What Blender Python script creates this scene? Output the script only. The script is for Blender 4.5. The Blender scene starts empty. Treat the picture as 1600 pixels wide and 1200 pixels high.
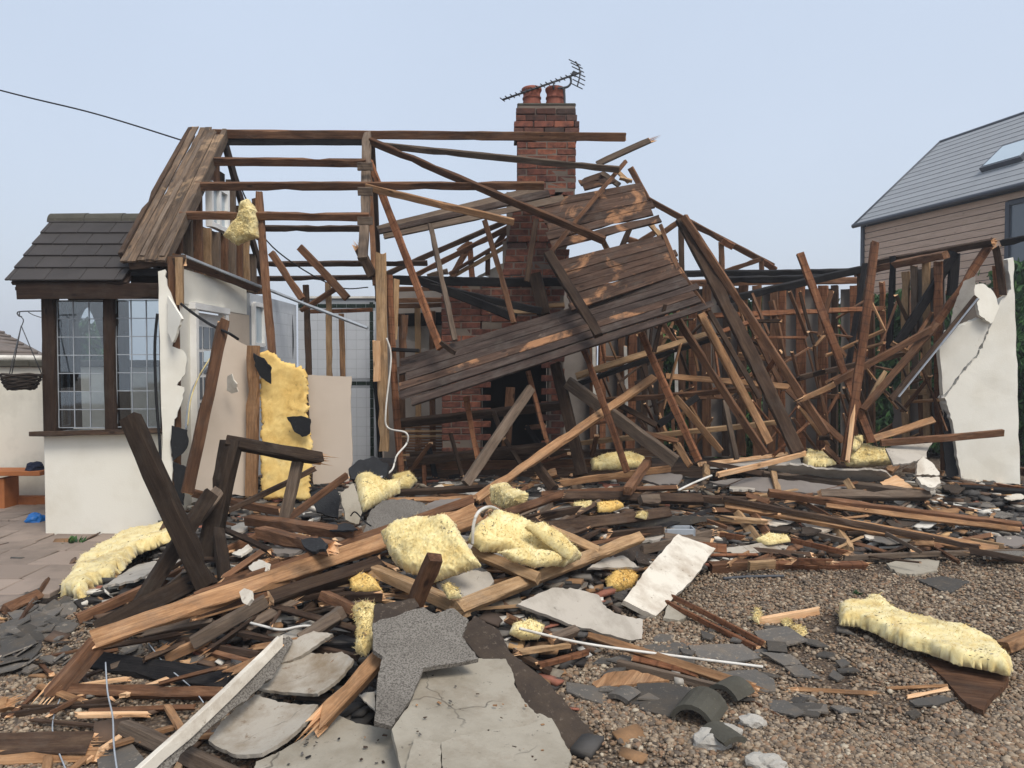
import bpy, bmesh, math, random
import numpy as np
from mathutils import Vector, Matrix, noise
random.seed(7); RNG = np.random.default_rng(7)
SC = bpy.context.scene
COL = SC.collection
# ---------------------------------------------------------------- camera
F_PX, CAM_H, HORIZON = 1200.0, 1.6, 565.0
PITCH = math.atan((600 - HORIZON) / F_PX)
cam_d = bpy.data.cameras.new('camera'); cam = bpy.data.objects.new('camera', cam_d); COL.objects.link(cam)
cam.location = (0, 0, CAM_H); cam.rotation_euler = (math.pi / 2 - PITCH, 0, 0)
cam_d.sensor_width = 36; cam_d.lens = 36 * F_PX / 1600; cam_d.clip_end = 2000; cam_d.clip_start = 0.05
SC.camera = cam
# ---------------------------------------------------------------- sky and sun (foggy overcast)
SUN_EL, SUN_AZ = math.radians(54), math.radians(148)      # azimuth clockwise from +Y
world = bpy.data.worlds.new('World'); SC.world = world; world.use_nodes = True
wn = world.node_tree; wn.nodes.clear()
sky = wn.nodes.new('ShaderNodeTexSky'); sky.sky_type = 'NISHITA'; sky.sun_disc = False
sky.sun_elevation = SUN_EL; sky.sun_rotation = SUN_AZ; sky.dust_density = 6; sky.air_density = 1.0; sky.ozone_density = 2
bg1 = wn.nodes.new('ShaderNodeBackground'); bg1.inputs[1].default_value = 0.05
bg2 = wn.nodes.new('ShaderNodeBackground')
bg2.inputs[1].default_value = 1.0
tc = wn.nodes.new('ShaderNodeTexCoord'); sepw = wn.nodes.new('ShaderNodeSeparateXYZ')
rmp = wn.nodes.new('ShaderNodeValToRGB'); rmp.color_ramp.elements[0].color = (0.49, 0.535, 0.605, 1); rmp.color_ramp.elements[1].color = (0.475, 0.545, 0.645, 1)
rmp.color_ramp.elements[0].position = 0.05; rmp.color_ramp.elements[1].position = 0.5
mixw = wn.nodes.new('ShaderNodeAddShader'); wout = wn.nodes.new('ShaderNodeOutputWorld')
wn.links.new(tc.outputs['Generated'], sepw.inputs[0]); wn.links.new(sepw.outputs['Z'], rmp.inputs[0])
cn = wn.nodes.new('ShaderNodeTexNoise'); cn.inputs['Scale'].default_value = 2.2; cn.inputs['Detail'].default_value = 5; cmr = wn.nodes.new('ShaderNodeMapRange'); cmr.inputs[3].default_value = .92; cmr.inputs[4].default_value = 1.08   # faint unevenness of the cloud
wn.links.new(tc.outputs['Generated'], cn.inputs['Vector']); wn.links.new(cn.outputs['Fac'], cmr.inputs[0]); wn.links.new(cmr.outputs[0], bg2.inputs[1])
wn.links.new(rmp.outputs[0], bg2.inputs[0]); wn.links.new(sky.outputs[0], bg1.inputs[0])
wn.links.new(bg1.outputs[0], mixw.inputs[0]); wn.links.new(bg2.outputs[0], mixw.inputs[1]); wn.links.new(mixw.outputs[0], wout.inputs[0])
sun_d = bpy.data.lights.new('sun', 'SUN'); sun = bpy.data.objects.new('sun', sun_d); COL.objects.link(sun)
sun_d.energy = 2.3; sun_d.angle = math.radians(22); sun_d.color = (1.0, 0.94, 0.85)
sdir = Vector((math.sin(SUN_AZ) * math.cos(SUN_EL), math.cos(SUN_AZ) * math.cos(SUN_EL), math.sin(SUN_EL)))
sun.rotation_euler = sdir.to_track_quat('Z', 'Y').to_euler()
vs = SC.view_settings; vs.view_transform = 'Standard'; vs.look = 'None'; vs.exposure = 0.15; vs.gamma = 1.0; vs.use_curve_mapping = False
# ---------------------------------------------------------------- places
_F = Vector((0, math.cos(PITCH), -math.sin(PITCH))); _U = Vector((0, math.sin(PITCH), math.cos(PITCH)))
CAM = Vector((0, 0, CAM_H))
def ray(px, py): return _F + Vector((1, 0, 0)) * ((px - 800) / F_PX) + _U * ((600 - py) / F_PX)
def at(px, py, Y):
    d = ray(px, py); return CAM + d * (Y / d.y)
def gp(px, py, z=0.0):
    d = ray(px, py); return CAM + d * ((z - CAM_H) / d.z)
def lerp_tab(tab, u):
    if u <= tab[0][0]: return tab[0][1]
    for (a, b), (c, d) in zip(tab, tab[1:]):
        if u <= c: return b + (d - b) * (u - a) / (c - a)
    return tab[-1][1]
FRONT = [(-200, 5.2), (0, 4.7), (120, 4.2), (300, 3.5), (420, 3.1), (560, 2.9), (800, 3.0), (900, 3.5), (980, 4.6), (1150, 5.7), (1400, 5.9), (1700, 6.0)]
HMAX = [(-200, .02), (60, .05), (200, .14), (330, .28), (700, .33), (1000, .30), (1300, .34), (1480, .30), (1700, .22)]
def heap(x, y):
    if y < 2.5: return 0.0
    u = 800 + x / y * F_PX
    t = (y - lerp_tab(FRONT, u)) / 1.8; t = min(1, max(0, t)); s = t * t * (3 - 2 * t)
    h = lerp_tab(HMAX, u) * s
    if u < 310 and y > 5.0: h *= max(min(1, max(0, (u - 230) / 80)), min(1, max(0, (5.6 - y) / .6)))
    if y > 8.3: h *= max(0, 1 - (y - 8.3) / 1.5)
    if h > .02: h += .05 * s * noise.noise((x * 2.1, y * 2.1, 3))
    return max(0, h)
def gm(px, py, dz=0.0):
    d = ray(px, py); Y = 2.0
    while Y < 14:
        p = CAM + d * (Y / d.y)
        if p.z <= heap(p.x, p.y) + dz: return p
        Y += .02
    return p
def P(q):
    """(px, py, depth) or (px, py, 'm0.1'): at a distance, or lying on the heap with a lift"""
    if isinstance(q, Vector): return q
    if isinstance(q[2], str): return gm(q[0], q[1], float(q[2][1:] or 0))
    return at(*q)
# ---------------------------------------------------------------- materials
MATS = {}
class NT:
    def __init__(s, name):
        s.m = bpy.data.materials.new(name); s.m.use_nodes = True; s.t = s.m.node_tree
        s.b = s.t.nodes['Principled BSDF']; MATS[name] = s.m
    def n(s, typ, **kw):
        o = s.t.nodes.new('ShaderNode' + typ)
        for k, v in kw.items():
            if k.startswith('i_'):
                o.inputs[int(k[2:]) if k[2:].isdigit() else k[2:]].default_value = v
            else: setattr(o, k, v)
        return o
    def l(s, a, b): s.t.links.new(a, b)
    def ramp(s, src, stops, interp='LINEAR'):
        r = s.n('ValToRGB'); cr = r.color_ramp; cr.interpolation = interp
        while len(cr.elements) < len(stops): cr.elements.new(.5)
        for e, (p, c) in zip(cr.elements, stops): e.position = p; e.color = (*c, 1) if len(c) == 3 else c
        s.l(src, r.inputs[0]); return r.outputs[0]
    def mix(s, fac, a, b, mode='MIX'):
        m = s.n('Mix', data_type='RGBA', blend_type=mode)
        for k, v in ((0, fac), (6, a), (7, b)):
            if hasattr(v, 'links'): s.l(v, m.inputs[k])
            elif isinstance(v, (int, float)): m.inputs[k].default_value = v
            else: m.inputs[k].default_value = (*v, 1)
        return m.outputs[2]
    def noise(s, vec, scale, detail=6, rough=.6, dist=0):
        n = s.n('TexNoise'); n.inputs['Scale'].default_value = scale; n.inputs['Detail'].default_value = detail
        n.inputs['Roughness'].default_value = rough; n.inputs['Distortion'].default_value = dist
        if vec is not None: s.l(vec, n.inputs['Vector'])
        return n.outputs['Fac']
    def obj(s, scale=(1, 1, 1), shift=True):
        c = s.n('TexCoord'); mp = s.n('Mapping'); mp.inputs['Scale'].default_value = scale
        s.l(c.outputs['Object'], mp.inputs['Vector'])
        if shift:
            oi = s.n('ObjectInfo'); mu = s.n('Math', operation='MULTIPLY', i_1=37.0); s.l(oi.outputs['Random'], mu.inputs[0])
            cx = s.n('CombineXYZ'); s.l(mu.outputs[0], cx.inputs[0]); s.l(mu.outputs[0], cx.inputs[2]); s.l(cx.outputs[0], mp.inputs['Location'])
        return mp.outputs[0]
    def bump(s, h, strength=.3, dist=.01):
        b = s.n('Bump'); b.inputs['Strength'].default_value = strength; b.inputs['Distance'].default_value = dist
        s.l(h, b.inputs['Height']); s.l(b.outputs[0], s.b.inputs['Normal'])
    def out(s, col, rough=.85, spec=.25):
        if hasattr(col, 'links'): s.l(col, s.b.inputs['Base Color'])
        else: s.b.inputs['Base Color'].default_value = (*col, 1)
        s.b.inputs['Roughness'].default_value = rough; s.b.inputs['Specular IOR Level'].default_value = spec
        return s.m
def hexc(h):
    v = [int(h[i:i + 2], 16) / 255 for i in (0, 2, 4)]
    return tuple((c / 12.92 if c <= .04045 else ((c + .055) / 1.055) ** 2.4) for c in v)
def wood(name, dark, mid, light, stain=.6, var=.35, patch=None, patch_t=.6, bands=0, grime=.5, dust=.0, world_patch=False):
    t = NT(name); v = t.obj((1.4, 15, 15)); g = t.noise(v, 2.4, 8, .68, .7)
    col = t.ramp(g, [(.22, dark), (.48, mid), (.78, light)])
    rings = t.noise(t.obj((.7, 42, 42)), 2.0, 4, .7, .3)                       # fine dark grain lines
    col = t.mix(t.ramp(rings, [(.5, (0, 0, 0)), (.72, (.5,) * 3)]), col, tuple(c * .45 for c in dark))
    kn = t.n('TexVoronoi'); kn.inputs['Scale'].default_value = 3.1; t.l(t.obj((1, 2.6, 2.6)), kn.inputs['Vector'])   # knots
    col = t.mix(t.ramp(kn.outputs['Distance'], [(.05, (.8,) * 3), (.12, (0, 0, 0))]), col, tuple(c * .35 for c in dark))
    st = t.noise(t.obj((1.3, 4, 4)), 1.5, 7, .74)
    col = t.mix(t.ramp(st, [(.44, (0, 0, 0)), (.66, (stain,) * 3)]), col, tuple(c * .32 for c in dark))
    gy = t.noise(t.obj((2.2, 3, 3)), 2.3, 6, .72)
    col = t.mix(t.ramp(gy, [(.5, (0, 0, 0)), (.7, (grime,) * 3)]), col, hexc('5d5852'))
    if bands:
        sx = t.n('SeparateXYZ'); c0 = t.n('TexCoord'); t.l(c0.outputs['Object'], sx.inputs[0])
        wob = t.n('Math', operation='MULTIPLY_ADD', i_1=.09); t.l(t.noise(t.obj((5, 1, 1)), 2, 2), wob.inputs[0]); t.l(sx.outputs[0], wob.inputs[2]); m1 = t.n('Math', operation='MULTIPLY', i_1=1 / bands); t.l(wob.outputs[0], m1.inputs[0]); m2 = t.n('Math', operation='FRACT'); t.l(m1.outputs[0], m2.inputs[0])
        col = t.mix(t.ramp(m2.outputs[0], [(.0, (.4,) * 3), (.07, (.35,) * 3), (.13, (0, 0, 0)), (.95, (0, 0, 0)), (1, (.4,) * 3)]), col, tuple(c * .4 for c in dark))
    if patch:
        if world_patch:
            ge_ = t.n('NewGeometry'); pn = t.noise(ge_.outputs['Position'], 2.7, 7, .62, .5)
        else: pn = t.noise(t.obj((1.5, 5, 5)), 1.5, 6, .75, .8)
        col = t.mix(t.ramp(pn, [(patch_t, (0, 0, 0)), (patch_t + .08, (.85,) * 3)]), col, t.ramp(g, [(.3, tuple(c * .5 for c in patch)), (.7, patch)]))
    oi = t.n('ObjectInfo'); mr = t.n('MapRange'); mr.inputs[3].default_value = 1 - var; mr.inputs[4].default_value = 1 + var
    t.l(oi.outputs['Random'], mr.inputs[0]); hsv = t.n('HueSaturation'); t.l(mr.outputs[0], hsv.inputs['Value']); t.l(col, hsv.inputs['Color'])
    fine = t.noise(t.obj((3, 60, 60)), 3, 5, .75)
    t.bump(fine, .8, .005)
    return t.out(hsv.outputs[0], .88, .18)
wood('dk', hexc('2a1f19'), hexc('46362b'), hexc('62503f'), grime=.2)
wood('br', hexc('3f2b20'), hexc('694a35'), hexc('8b6a50'), grime=.25)
wood('rd', hexc('452a1d'), hexc('754d35'), hexc('9e7353'), bands=.092, grime=.2)
wood('or', hexc('6c4d35'), hexc('9c7654'), hexc('bd9872'), stain=.6, var=.2, grime=.35)
wood('lt', hexc('816548'), hexc('ab8b67'), hexc('c6a986'), stain=.55, var=.18, grime=.35)
wood('vd', hexc('1d1613'), hexc('33281f'), hexc('483b30'), grime=.18, var=.15)
wood('gr', hexc('453b33'), hexc('68594c'), hexc('857666'), stain=.4, var=.2, grime=.3)
wood('bk', hexc('100f10'), hexc('1c1b1c'), hexc('2f2c2b'), stain=.2, var=.3, grime=.12)
wood('sheath', hexc('2c211b'), hexc('503d32'), hexc('715a4b'), var=.15, patch=hexc('b3845f'), patch_t=.54, world_patch=True, grime=.4)
wood('sheath_dark', hexc('2a2321'), hexc('463a34'), hexc('62544c'), var=.12, patch=hexc('8f7f72'), patch_t=.64, world_patch=True, grime=.5)
wood('slope', hexc('3a3029'), hexc('655547'), hexc('947a60'), var=.2, patch=hexc('a88d70'), patch_t=.55, world_patch=True)
wood('fresh', hexc('bf8d60'), hexc('d9ae84'), hexc('ebcfaa'), stain=.15, var=.1, grime=.1)
wood('frame_paint', hexc('241b17'), hexc('362921'), hexc('45362c'), stain=.2, var=.1, grime=.2)
wood('clad', hexc('bb9e86'), hexc('cdb09a'), hexc('d9c0ac'), stain=.08, var=.07, grime=.08)
def mineral(name, base, dirt, scale=6, amt=.6, rough=.9, bump=.3, speck=None, speck_t=.62, spscale=60, spec=.2, lo=.45, hi=.7, var=0, cracks=0):
    t = NT(name); v = t.obj((1, 1, 1)); a = t.noise(v, scale, 8, .65)
    col = t.mix(t.ramp(a, [(lo, (0, 0, 0)), (hi, (amt,) * 3)]), base, dirt)
    if speck is not None:
        s = t.noise(v, spscale, 5, .75); col = t.mix(t.ramp(s, [(speck_t, (0, 0, 0)), (speck_t + .09, (.85,) * 3)]), col, speck)
    if cracks:                                  # hairline cracks and brown water stains
        vo = t.n('TexVoronoi', feature='DISTANCE_TO_EDGE'); vo.inputs['Scale'].default_value = cracks
        wv = t.n('VectorMath', operation='ADD'); nz = t.n('TexNoise'); nz.inputs['Scale'].default_value = 9; t.l(v, nz.inputs['Vector']); sc_ = t.n('VectorMath', operation='SCALE'); sc_.inputs['Scale'].default_value = .12; t.l(nz.outputs['Color'], sc_.inputs[0]); t.l(v, wv.inputs[0]); t.l(sc_.outputs[0], wv.inputs[1]); t.l(wv.outputs[0], vo.inputs['Vector'])
        ck = t.ramp(vo.outputs['Distance'], [(.002, (.7,) * 3), (.006, (0, 0, 0))]); mk = t.ramp(t.noise(v, 2.4, 3), [(.5, (0, 0, 0)), (.6, (1, 1, 1))])
        col = t.mix(t.mix(1.0, ck, mk, 'MULTIPLY'), col, hexc('2b2723'))
        col = t.mix(t.ramp(t.noise(v, 3.3, 9, .72), [(.52, (0, 0, 0)), (.68, (.55,) * 3)]), col, hexc('786a58'))
    if var:
        oi = t.n('ObjectInfo'); mr = t.n('MapRange'); mr.inputs[3].default_value = 1 - var; mr.inputs[4].default_value = 1 + var
        t.l(oi.outputs['Random'], mr.inputs[0]); hsv = t.n('HueSaturation'); t.l(mr.outputs[0], hsv.inputs['Value']); t.l(col, hsv.inputs['Color']); col = hsv.outputs[0]
    t.bump(t.noise(v, 70, 6, .7), bump, .006)
    return t.out(col, rough, spec)
mineral('render_white', hexc('dedbd0'), hexc('c6bfae'), 1.6, .55, bump=.3, speck=hexc('a89d88'), speck_t=.66, spscale=7)
mineral('wall_cream', hexc('d6d2c4'), hexc('a8a497'), 1.4, .7, bump=.2)
mineral('plaster_beige', hexc('bdaf9f'), hexc('a69785'), 1.2, .5, bump=.08)
mineral('board_white', hexc('cfc8ba'), hexc('9c8d7b'), 5, .8, bump=.3, speck=hexc('6f604f'), speck_t=.61, spscale=22)
mineral('board_grey', hexc('aca59a'), hexc('857e73'), 4, .8, bump=.3, speck=hexc('58524a'), speck_t=.62, spscale=24)
mineral('plaster_grey', hexc('7d7670'), hexc('5f5953'), 2, .6, bump=.15)
mineral('slab_light', hexc('9b9486'), hexc('7a7263'), 3, .75, bump=.6, speck=hexc('4c463f'), speck_t=.615, spscale=26, cracks=1.4)
mineral('slab_speck', hexc('7f7a72'), hexc('625d56'), 4, .6, bump=1.0, speck=hexc('45403b'), speck_t=.47, spscale=130)
mineral('slab_pale', hexc('a39c90'), hexc('77664f'), 5, .85, bump=.45, speck=hexc('75624f'), speck_t=.6, spscale=16, cracks=1.8)
mineral('felt', hexc('3a322c'), hexc('54483c'), 4, .7, bump=.9, speck=hexc('6d6256'), speck_t=.58, spscale=35)
mineral('felt_black', hexc('2b2c2e'), hexc('1c1c1e'), 8, .6, bump=.8, speck=hexc('56585a'), speck_t=.6)
mineral('slate', hexc('55524e'), hexc('685e52'), 7, .8, .8, .6, speck=hexc('857c6f'), speck_t=.58, spscale=30, spec=.15, var=.42)
mineral('roof_tile', hexc('3b3735'), hexc('2d2a28'), 4, .6, .7, .3, speck=hexc('6b6560'), speck_t=.72, spec=.3, var=.12)
mineral('ridge_tile', hexc('4c4a42'), hexc('38352e'), 5, .7, .9, .6, speck=hexc('7a7660'), speck_t=.62)
mineral('mortar', hexc('756a60'), hexc('5c534b'), 5, .6, bump=.5)
mineral('mortar_lump', hexc('a7a39b'), hexc('827e76'), 6, .6, bump=.9)
mineral('pot', hexc('8f5646'), hexc('583930'), 5, .7, .8, .2)
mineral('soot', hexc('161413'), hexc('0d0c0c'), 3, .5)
mineral('flag', hexc('8b7d72'), hexc('665d55'), 2.5, .7, .85, .35, speck=hexc('a09488'), speck_t=.7, var=.2)
mineral('lead', hexc('9aa0a6'), hexc('6d7176'), 9, .5, .6, .1)
mineral('white_pvc', hexc('cfccc4'), hexc('9a9488'), 6, .7, .5, .1, spec=.4)
mineral('grout', hexc('8f9397'), hexc('83878b'), 5, .5)
mineral('paint_white', hexc('e9e8e4'), hexc('cfcdc6'), 5, .5, .5, .1, spec=.4)
mineral('tile_white', hexc('b9bdc2'), hexc('aeb3b8'), 3, .5, .25, .02, spec=.5)
mineral('tile_green', hexc('18271f'), hexc('121e19'), 3, .5, .25, .02, spec=.5)
mineral('gutter', hexc('4c5057'), hexc('40444a'), 5, .4, .5, .05)
mineral('metal', hexc('4a4c50'), hexc('353639'), 20, .5, .5, .05)
mineral('cable_black', hexc('18181a'), hexc('222224'), 20, .5, .6, .05)
mineral('roof_grey', hexc('8e9194'), hexc('808386'), 3, .6, .7, .1, spec=.2, var=.05)
mineral('roof_brown', hexc('6d645e'), hexc('565049'), 3, .7, .85, .3)
mineral('basket', hexc('3a332e'), hexc('211d1a'), 12, .7, .9, .4)
mineral('cloth_navy', hexc('23283a'), hexc('181b28'), 10, .5, .9, .2)
mineral('bag_blue', hexc('1668b0'), hexc('0f4f8c'), 7, .5, .45, .1, spec=.4)
mineral('bench_wood', hexc('a8693f'), hexc('82502f'), 6, .6, .7, .2)
t = NT('brick'); oi = t.n('ObjectInfo'); v = t.obj((1, 1, 1))
c = t.ramp(oi.outputs['Random'], [(0, hexc('6c463b')), (.25, hexc('845344')), (.45, hexc('744a3e')), (.65, hexc('99604a')), (.8, hexc('58433d')), (.92, hexc('8d5743')), (1, hexc('5d4a44'))])
c = t.mix(t.ramp(t.noise(v, 14, 6, .7), [(.4, (0, 0, 0)), (.68, (.85,) * 3)]), c, hexc('33292a'))
t.bump(t.noise(v, 60, 5, .7), .6, .006); t.out(c, .9, .15)
t = NT('brick_sooty'); oi = t.n('ObjectInfo'); v = t.obj((1, 1, 1))
c = t.ramp(oi.outputs['Random'], [(0, hexc('4c342e')), (.4, hexc('5c3f36')), (.7, hexc('4a4440')), (1, hexc('7a4a3a'))])
c = t.mix(t.ramp(t.noise(v, 12, 6, .7), [(.4, (0, 0, 0)), (.7, (.8,) * 3)]), c, hexc('2c2826'))
t.bump(t.noise(v, 60, 5, .7), .6, .006); t.out(c, .9, .15)
t = NT('wool'); v = t.obj((1, 1, 1)); a = t.noise(v, 6, 9, .72, 1.0)
c = t.ramp(a, [(.26, hexc('a88a50')), (.4, hexc('d2ba7c')), (.55, hexc('e4d49c')), (.78, hexc('eee4c2'))])
c = t.mix(t.ramp(t.noise(v, 3.1, 5, .7), [(.53, (0, 0, 0)), (.7, (.6,) * 3)]), c, hexc('7d704f'))
t.bump(t.noise(v, 90, 8, .8, 3.0), .45, .006); t.out(c, 1.0, .05)
t.b.inputs['Sheen Weight'].default_value = .3
t = NT('wool_amber'); v = t.obj((1, 1, 1)); a = t.noise(v, 6, 8, .7, .4)
c = t.ramp(a, [(.26, hexc('a9874c')), (.4, hexc('d6b26a')), (.58, hexc('e4c57e')), (.8, hexc('eedaa2'))])
t.bump(t.noise(v, 80, 8, .8, 3.0), .45, .006); t.out(c, 1.0, .05)
t = NT('glass'); t.out((.75, .8, .82), .04, .5); t.b.inputs['Transmission Weight'].default_value = 0
g1 = t.n('BsdfGlossy'); g1.inputs['Roughness'].default_value = .03; g1.inputs['Color'].default_value = (.9, .93, .95, 1)
tr = t.n('BsdfTransparent'); tr.inputs['Color'].default_value = (.80, .84, .86, 1); fr = t.n('Fresnel'); fr.inputs[0].default_value = 1.5
mr = t.n('MapRange'); mr.inputs[3].default_value = .10; mr.inputs[4].default_value = 1.0; t.l(fr.outputs[0], mr.inputs[0])
ms = t.n('MixShader'); t.l(mr.outputs[0], ms.inputs[0]); t.l(tr.outputs[0], ms.inputs[1]); t.l(g1.outputs[0], ms.inputs[2])
t.l(ms.outputs[0], t.t.nodes['Material Output'].inputs[0])
t = NT('dark_glass'); t.out((.09, .11, .13), .05, .8)
t = NT('pale_glass'); t.out((.42, .5, .55), .08, .6)
def island(name, stops, rough=.85, bump=.3, dirt=.4):
    t = NT(name); g = t.n('NewGeometry'); c = t.ramp(g.outputs['Random Per Island'], stops, 'CONSTANT')
    v = t.obj((1, 1, 1), False); c = t.mix(t.ramp(t.noise(v, 30, 5, .7), [(.4, (0, 0, 0)), (.75, (dirt,) * 3)]), c, (.05, .042, .035))
    t.bump(t.noise(v, 120, 4, .7), bump, .003); return t.out(c, rough, .3)
island('pebbles', [(0, hexc('84725e')), (.16, hexc('95846f')), (.3, hexc('6d5d4c')), (.42, hexc('a0907b')), (.52, hexc('836b53')), (.62, hexc('60554a')), (.72, hexc('866b54')), (.82, hexc('7b6f61')), (.93, hexc('b3a792')), (.96, hexc('4d4339'))], .75, dirt=.42)
island('rubble', [(0, hexc('4a4846')), (.22, hexc('393735')), (.4, hexc('5f4b3c')), (.52, hexc('2a2624')), (.58, hexc('6b665f')), (.66, hexc('8b6a4a')), (.74, hexc('4c4038')), (.8, hexc('a29c92')), (.87, hexc('807667')), (.91, hexc('c09a6c')), (.94, hexc('d4cfc4')), (.97, hexc('8e5a48'))], .8)
island('needles', [(0, hexc('1f3a1c')), (.25, hexc('2c4d26')), (.5, hexc('3b6030')), (.75, hexc('26452a')), (.92, hexc('567a40'))], .7, .1, .2)
t = NT('gravel_ground'); v = t.obj((1, 1, 1), False)
vo = t.n('TexVoronoi'); vo.inputs['Scale'].default_value = 52; t.l(v, vo.inputs['Vector'])
sp = t.n('SeparateColor'); t.l(vo.outputs['Color'], sp.inputs[0])
c = t.ramp(sp.outputs[0], [(0, hexc('54473b')), (.3, hexc('716252')), (.6, hexc('615243')), (.85, hexc('8a7c6b')), (1, hexc('a09382'))])
c = t.mix(t.ramp(vo.outputs['Distance'], [(.25, (0, 0, 0)), (.75, (.75,) * 3)]), c, hexc('3a312a'))
c = t.mix(t.ramp(t.noise(v, 1.3, 6, .65), [(.48, (0, 0, 0)), (.62, (.6,) * 3)]), c, hexc('55463a'))
inv = t.n('Math', operation='SUBTRACT', i_0=1.0); t.l(vo.outputs['Distance'], inv.inputs[1]); t.bump(inv.outputs[0], .8, .02); t.out(c, .9, .2)
t = NT('heap_dirt_shade'); v = t.obj((1, 1, 1), False); c = t.ramp(t.noise(v, 9, 8, .7), [(.3, hexc('1d1917')), (.5, hexc('39312b')), (.65, hexc('4d4945')), (.8, hexc('6b5a4a'))])  # soil colour darkened to paint in contact shadow between the timbers
t.bump(t.noise(v, 25, 8, .75), 1.0, .03); t.out(c, .95, .1)
# ---------------------------------------------------------------- object helpers
def link(name, me, parent=None, loc=None):
    o = bpy.data.objects.new(name, me); COL.objects.link(o)
    if parent is not None:
        o.parent = parent; o.matrix_parent_inverse = WM[parent.name].inverted()
    return o
WM = {}
def tag(o, label=None, cat=None, group=None, kind=None):
    for k, v in (('label', label), ('category', cat), ('group', group), ('kind', kind)):
        if v: o[k] = v
    return o
def empty(name, loc, label=None, cat=None, group=None):
    o = bpy.data.objects.new(name, None); COL.objects.link(o); o.location = loc; o.empty_display_size = .1
    WM[o.name] = Matrix.Translation(Vector(loc)); return tag(o, label, cat, group)
def place(o, M): o.matrix_basis = M; WM[o.name] = M
def mesh(name, verts, faces, mats, mi=None, smooth=False):
    me = bpy.data.meshes.new(name); me.from_pydata([tuple(v) for v in verts], [], faces)
    for m in (mats if isinstance(mats, (list, tuple)) else [mats]): me.materials.append(MATS[m])
    if mi: me.polygons.foreach_set('material_index', mi)
    if smooth: me.polygons.foreach_set('use_smooth', [True] * len(me.polygons))
    me.update(); return me
def frame_matrix(p0, ax, hint):
    """X along ax, Y as near as can be to 'hint' crossed away from view"""
    x = ax.normalized(); y = x.cross(hint)
    if y.length < 1e-4: y = x.cross(Vector((0, 0, 1)))
    y.normalize(); z = x.cross(y)
    M = Matrix((x, y, z)).transposed().to_4x4(); M.translation = p0; return M
def beam_mesh(L, w, t, mat, ends=(0, 0), bow=.004, seg=None, rng=random):
    seg = seg or max(4, min(20, int(L / .13))); b = min(w, t) * .1
    ring = [(-w/2+b, -t/2), (w/2-b, -t/2), (w/2, -t/2+b), (w/2, t/2-b), (w/2-b, t/2), (-w/2+b, t/2), (-w/2, t/2-b), (-w/2, -t/2+b)]
    V, Fc, mi = [], [], []
    s1, s2 = rng.uniform(-1, 1) * bow * L, rng.uniform(-1, 1) * bow * L
    chip = [(rng.uniform(.08, .2), rng.choice(((0, 7), (1, 2), (3, 4), (5, 6)))) if rng.random() < .22 else (0, ()) for _ in range(seg + 1)]   # knocked corners
    for i in range(seg + 1):
        u = i / seg; x = u * L; k = 4 * u * (1 - u)
        for j, (y, z) in enumerate(ring):
            jit = min(w, t) * .055; xx = x; y += chip[i][0] * w * (1 if y < 0 else -1) * (j in chip[i][1]); z += chip[i][0] * t * (1 if z < 0 else -1) * (j in chip[i][1])
            if i in (0, seg):
                e = ends[0 if i == 0 else 1]
                xx += (rng.uniform(-1, .35) * (-1 if i == 0 else 1)) * e
            V.append((xx, y + s1 * k + rng.uniform(-jit, jit), z + s2 * k + rng.uniform(-jit, jit)))
    for i in range(seg):
        for j in range(8):
            a = i * 8 + j; c = i * 8 + (j + 1) % 8; Fc.append((a, c, c + 8, a + 8)); mi.append(0)
    for side, base in ((0, 0), (1, seg * 8)):
        e = ends[side]; cx = sum(V[base + j][0] for j in range(8)) / 8
        V.append((cx + (rng.uniform(-.6, .2) * e) * (-1 if side == 0 else 1), s1 * 0, 0)); ci = len(V) - 1
        for j in range(8):
            f = (base + j, base + (j + 1) % 8, ci); Fc.append(f if side else f[::-1]); mi.append(1 if e > .015 else 0)
        if e > .03:                                            # torn splinters at a broken end
            sg = -1 if side == 0 else 1
            for k in range(7):
                y, z = rng.uniform(-.42, .42) * w, rng.uniform(-.42, .42) * t; r = min(w, t) * rng.uniform(.08, .17); ln = e * rng.uniform(.5, 1.5)
                n0 = len(V); x0 = cx - sg * e * .6
                V += [(x0, y - r, z - r), (x0, y + r, z - r), (x0, y, z + r), (x0 + sg * (ln + e * .6), y + rng.uniform(-1, 1) * r, z + rng.uniform(-1, 1) * r)]
                Fc += [(n0, n0 + 1, n0 + 3), (n0 + 1, n0 + 2, n0 + 3), (n0 + 2, n0, n0 + 3)]; mi += [1, 1, 1]
    return mesh('beam', V, Fc, [mat, 'fresh'], mi)
def timber(name, a, b, wpx, mat, label=None, cat='timber', parent=None, t=None, roll=None, ends=(0.004, 0.004), group=None, bow=.006, w=None):
    p0, p1 = P(a), P(b); d = p1 - p0; L = d.length; mid = (p0 + p1) / 2
    w = w or wpx * mid.y / F_PX
    t = t or min(max(.03, w * .55), .07)
    M = frame_matrix(p0, d, mid - CAM)
    r = roll if roll is not None else random.choice((-1, 1)) * random.uniform(.25, .55)
    if roll is None: w *= .88
    M = M @ Matrix.Rotation(r, 4, 'X')
    o = link(name, beam_mesh(L, w, t, mat, ends, bow), parent); place(o, M)
    if label: tag(o, label, cat, group)
    return o
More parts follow.
